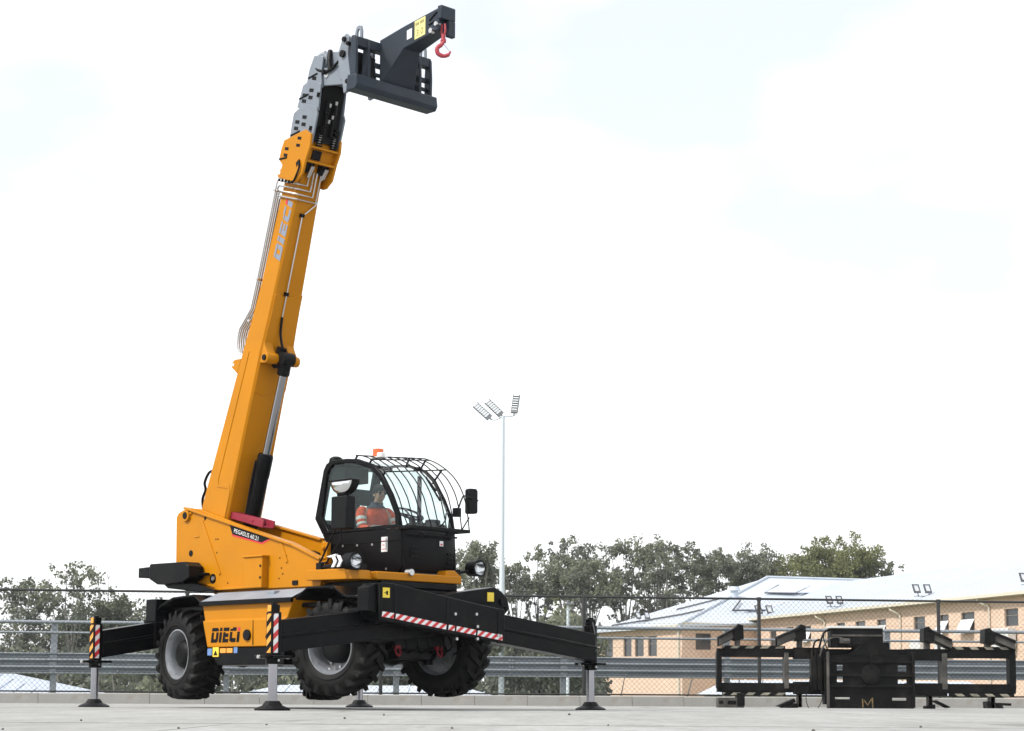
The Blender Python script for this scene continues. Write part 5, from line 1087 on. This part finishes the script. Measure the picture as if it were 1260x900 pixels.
def leaf_cloud(name, cl, per, size, m, parent, stuff=False):
    """cl: list of (centre, radii, tint); many small leaf faces spread through every clump"""
    V = []; TT = []
    if stuff is False: cl = [c for c in cl if c[3]*per >= 1]
    for c, r, t, kk in cl:
        n = int(per*kk); d = rng.normal(size=(n,3)); d /= np.linalg.norm(d, axis=1)[:,None]; rad = rng.random((n,1))**.45
        P = np.array(c)+(np.clip(rng.normal(size=(n,3)), -1.7, 1.7)*.46 if not stuff else d*rad)*np.array(r)
        u = rng.normal(size=(n,3))+np.array([0,0,-.6]); u /= np.linalg.norm(u, axis=1)[:,None]; w = np.cross(u, rng.normal(size=(n,3))); w /= np.linalg.norm(w, axis=1)[:,None]
        s = size*(.6+.8*rng.random((n,1))); L = u*s; Wd = w*s*.36
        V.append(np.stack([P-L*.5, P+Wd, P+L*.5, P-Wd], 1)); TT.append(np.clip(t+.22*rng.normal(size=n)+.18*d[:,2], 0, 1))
    V = np.concatenate(V).reshape(-1,3); T_ = np.concatenate(TT); n = len(T_)
    me = bpy.data.meshes.new(name); me.vertices.add(n*4); me.loops.add(n*4); me.polygons.add(n)
    me.vertices.foreach_set('co', V.astype(np.float32).ravel()); me.loops.foreach_set('vertex_index', np.arange(n*4, dtype=np.int32)); me.polygons.foreach_set('loop_start', np.arange(0, n*4, 4, dtype=np.int32))
    me.update(calc_edges=True); me.validate()
    at = me.attributes.new('tint', 'FLOAT', 'FACE'); at.data.foreach_set('value', T_.astype(np.float32)); me.materials.append(m)
    o = bpy.data.objects.new(name, me); COL.objects.link(o); o.parent = parent
    if stuff: o['kind'] = 'stuff'
    return o
def tree(x, y, top, wid, label, kind='gum', m=None, dens=1.0, crown=.30, base=-2.2, nclump=7, flat=1.0):
    H = top-base; e = empty('gum_tree' if kind == 'gum' else ('bushy_tree' if kind == 'bush' else 'bare_tree'), (x, y, base), 0, label, 'tree', 'gum trees behind the fence')
    b = MB(); lean = rng.normal()*.04*H; cl = []; bush = kind == 'bush'
    fork = H*(.25 if bush else rng.uniform(.36,.5)); tr = .0075*H+.03
    b.tube(bez([(0,0,0),(lean*.2,0,fork*.5),(lean*.5,rng.normal()*.15,fork),(lean*.8,rng.normal()*.15,H*.70)], 4), [tr*(1-.06*i) for i in range(13)], 6)
    lobes = []
    n = nclump+(4 if bush else 0)
    for k in range(n):
        a = 2*math.pi*(k*.382+rng.random()*.2); rr = wid*.5*(0 if k == 0 else rng.uniform(.35,.72))
        r_ = wid*(.185 if not bush else .22)*rng.uniform(.7,1.3)
        zt = H-r_*.9 if k == 0 else H*(1-crown*rng.uniform(.10,.95)) if not bush else H*rng.uniform(.25,.88)
        zt = min(zt, H-r_*.95-(rr/(wid*.5))**2*.09*H)
        lobes.append((lean*.7+rr*math.cos(a), rr*math.sin(a)*.8, zt, r_))
    for (lx, ly, lz, r_) in lobes:
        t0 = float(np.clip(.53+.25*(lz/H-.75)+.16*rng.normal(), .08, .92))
        ns = int(np.clip(14*(r_/.9)**1.3, 6, 26))
        for _ in range(ns):                                    # small tufts over the outside of the lobe, fuller on top
            d = rng.normal(size=3); d[2] = d[2]*.9+.12; d /= np.linalg.norm(d); q = r_*rng.uniform(.25,1.25)
            c = (lx+d[0]*q*1.15, ly+d[1]*q*1.15, lz+d[2]*q*.95*flat); s = r_*rng.uniform(.20,.42)
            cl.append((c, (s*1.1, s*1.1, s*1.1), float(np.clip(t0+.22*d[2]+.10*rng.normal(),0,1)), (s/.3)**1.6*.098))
        s0 = fork*rng.uniform(.7,1.0)
        b.tube(bez([(lean*.5*s0/fork,0,s0),(lean*.5+(lx-lean*.5)*.4,ly*.4,s0+(lz-s0)*.5),(lx,ly,lz)], 3), [tr*.55,tr*.5,tr*.44,tr*.38,tr*.3,tr*.22,tr*.12], 5)
        for _ in range(3):                                     # twigs into the tufts and stray leaves along the limb
            d = rng.normal(size=3)*r_*.6; b.tube([(lx*.8,ly*.8,lz-r_*.5),(lx+d[0],ly+d[1],lz+abs(d[2])*.6)], [tr*.16, tr*.05], 4)
            f = rng.uniform(.35,.8); s = rng.uniform(.12,.3); cl.append(((lean*.5+(lx-lean*.5)*f+rng.normal()*.25, ly*f, s0+(lz-s0)*f+rng.normal()*.3), (s,s,s*.9), float(rng.uniform(.15,.6)), .05))
    b.build('trunk', BARK, e, smooth=60)
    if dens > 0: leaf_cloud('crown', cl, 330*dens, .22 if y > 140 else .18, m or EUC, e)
    return e
def at(u, v, Y): return ((u-630)/2386*Y, (857+.0058*(u-630)-v)/2386*Y*1.012+.19)
TREES = [
 (590,670,150,5.0,'gum tree with rounded crown rising right behind the cab lamp',{}), (573,700,140,3.5,'small gum tree low behind the front of the cab',{'nclump':4}), (610,712,165,4.5,'small leafy gum tree just left of the light mast',{'kind':'bush'}),
 (637,690,170,4.6,'narrow gum tree just right of the light mast',{}), (668,676,172,6.5,'broad gum tree between light mast and slim lamp post',{}), (697,664,178,5.5,'tall gum tree with pointed top above the slim lamp post',{'nclump':8}), (722,690,165,5.5,'dense gum tree behind the black fence post near the outrigger',{}),
 (738,669,175,6.0,'gum tree with spreading crown right of the fence post',{}), (772,664,180,5.5,'tall open gum tree with forked pale trunk left of the roof',{'dens':.7}), (800,664,176,6.0,'tallest gum tree above the left roof corner',{'nclump':10}), (822,682,172,4.0,'slender gum tree beside the tallest gum',{'nclump':4}),
 (852,672,182,5.5,'gum tree with dark central trunk above the hip roof slope',{}), (872,690,185,4.2,'short gum tree low behind the hip roof slope',{'nclump':6}), (890,677,184,5.2,'gum tree with twin crowns above the hip roof slope',{}), (924,676,190,7.5,'flat topped umbrella shaped gum tree with sparse stems',{'crown':.26,'dens':.85,'nclump':8}), (955,692,192,3.8,'small gum tree just left of the dense green pair',{'nclump':4}),
 (975,688,190,6.0,'low olive green bushy tree at the foot of the dense pair',{'kind':'bush','m':0,'nclump':8}), (1003,669,192,8.0,'left tree of the dense olive green pair above the ridge',{'kind':'bush','m':0,'nclump':13,'dens':1.2}), (1040,662,195,8.5,'right tree of the dense olive green pair above the ridge',{'kind':'bush','m':0,'nclump':14,'dens':1.2}), (1078,684,196,6.0,'open gum tree at right end of the dense pair',{'nclump':7}),
 (765,700,176,5.5,'dark gum tree low left of the hip roof corner',{'nclump':7}),
 (690,740,100,3.6,'yellow green bush tree behind the slim lamp post',{'kind':'bush','m':0}), (733,738,165,5.0,'low bushy tree beside the hip roof gutter end',{'kind':'bush'}), (820,728,178,4.5,'low dark tree touching the hip roof slope',{'kind':'bush'}),
 (36,706,110,3.2,'gum tree with flat clumped crown at far left',{'crown':.5}), (80,691,112,3.4,'tallest far left gum tree with high rounded tuft',{'crown':.6,'nclump':8}), (56,722,108,2.6,'narrow leafy tree between the two far left gums',{'kind':'bush','nclump':6}), (14,748,105,2.2,'tiny tree at the left edge above the pipe rail',{'kind':'bush','nclump':4}),
 (118,716,112,2.4,'thin wispy tree left of the dark cone tree',{'dens':.35,'nclump':6}), (137,731,106,3.4,'dense dark cone shaped tree above the left outrigger',{'kind':'bush','m':1,'nclump':13,'dens':1.3}), (128,704,118,2.2,'nearly bare tree rising above the dark cone tree',{'dens':.12,'kind':'bare','nclump':4}), (166,744,110,2.6,'small grey green tree right of the dark cone tree',{'kind':'bush','nclump':6,'dens':.7}), (95,738,104,1.8,'cluster of bare saplings beside the tallest far left gum',{'dens':.1,'kind':'bare','nclump':7}), (104,742,110,2.4,'low bushy tree left of the outrigger marker lamp',{'kind':'bush','nclump':6}),
 (195,735,112,2.6,'pale thin tree partly hidden by the rear mudguard',{'dens':.6,'nclump':6}),
]
for (u, v, Y, w, lab, kw) in TREES:
    x_, z_ = at(u, v, Y); kw = dict(kw)
    if u < 200 and kw.get('kind') != 'bare': w *= 1.3
    if 'm' in kw: kw['m'] = (GREENER, DARKL)[kw['m']]
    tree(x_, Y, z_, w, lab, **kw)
# undergrowth: one mass of leaves behind the guard rail
cl = []
for k in range(150):
    x_ = rng.uniform(-22, 9.5); Y = rng.uniform(66, 96); u = 630+x_/Y*2386
    if u > 728: x_ -= (u-700)/2386*Y; u = 700
    hmax = np.interp(u, [-50,60,190,300,620,740,830], [2.6,2.4,2.3,2.6,3.2,3.3,1.2])*Y/75
    zc = rng.uniform(-1.8, hmax-.5)
    cl.append(((x_, Y, zc), (rng.uniform(.7,1.6), rng.uniform(.6,1.2), rng.uniform(.5,1.0)), float(rng.uniform(.1,.75)), 1.0))
for k in range(60):
    x_ = rng.uniform(-22, 9.5); Y = rng.uniform(96, 104)
    x_ = min(x_*1.35, .042*Y-1)
    cl.append(((x_, Y, rng.uniform(-1.5, 1.9)), (2.0,1.0,1.2), float(rng.uniform(.05,.45)), 1.5))
leaf_cloud('undergrowth', cl, 330, .26, EUC, None, True)
b = MB()
for k in range(46):
    x_ = rng.uniform(-26, 10); Y = rng.uniform(62, 92); h_ = rng.uniform(2.6, 4.4)
    b.tube([(x_,Y,-2.2),(x_+rng.normal()*.15,Y,-2.2+h_*.5),(x_+rng.normal()*.35,Y,-2.2+h_)], [.06,.045,.02], 5)
tag(b.build('thicket_stems', BARK, smooth=60), kind='stuff')

# ================================================================ HAZE
hz_ = bpy.data.materials.new('haze_air'); hz_.use_nodes = True; nt = hz_.node_tree; nt.nodes.remove(nt.nodes['Principled BSDF'])
pv = nt.nodes.new('ShaderNodeVolumePrincipled'); pv.inputs['Color'].default_value = (.97,.98,1,1); pv.inputs['Density'].default_value = .0002; pv.inputs['Anisotropy'].default_value = 0.2
nt.links.new(pv.outputs[0], nt.nodes['Material Output'].inputs['Volume'])
tag(MB().box(-450, 450, -95, 720, -3.4, 15.5).build('haze', hz_, smooth=0), kind='stuff')
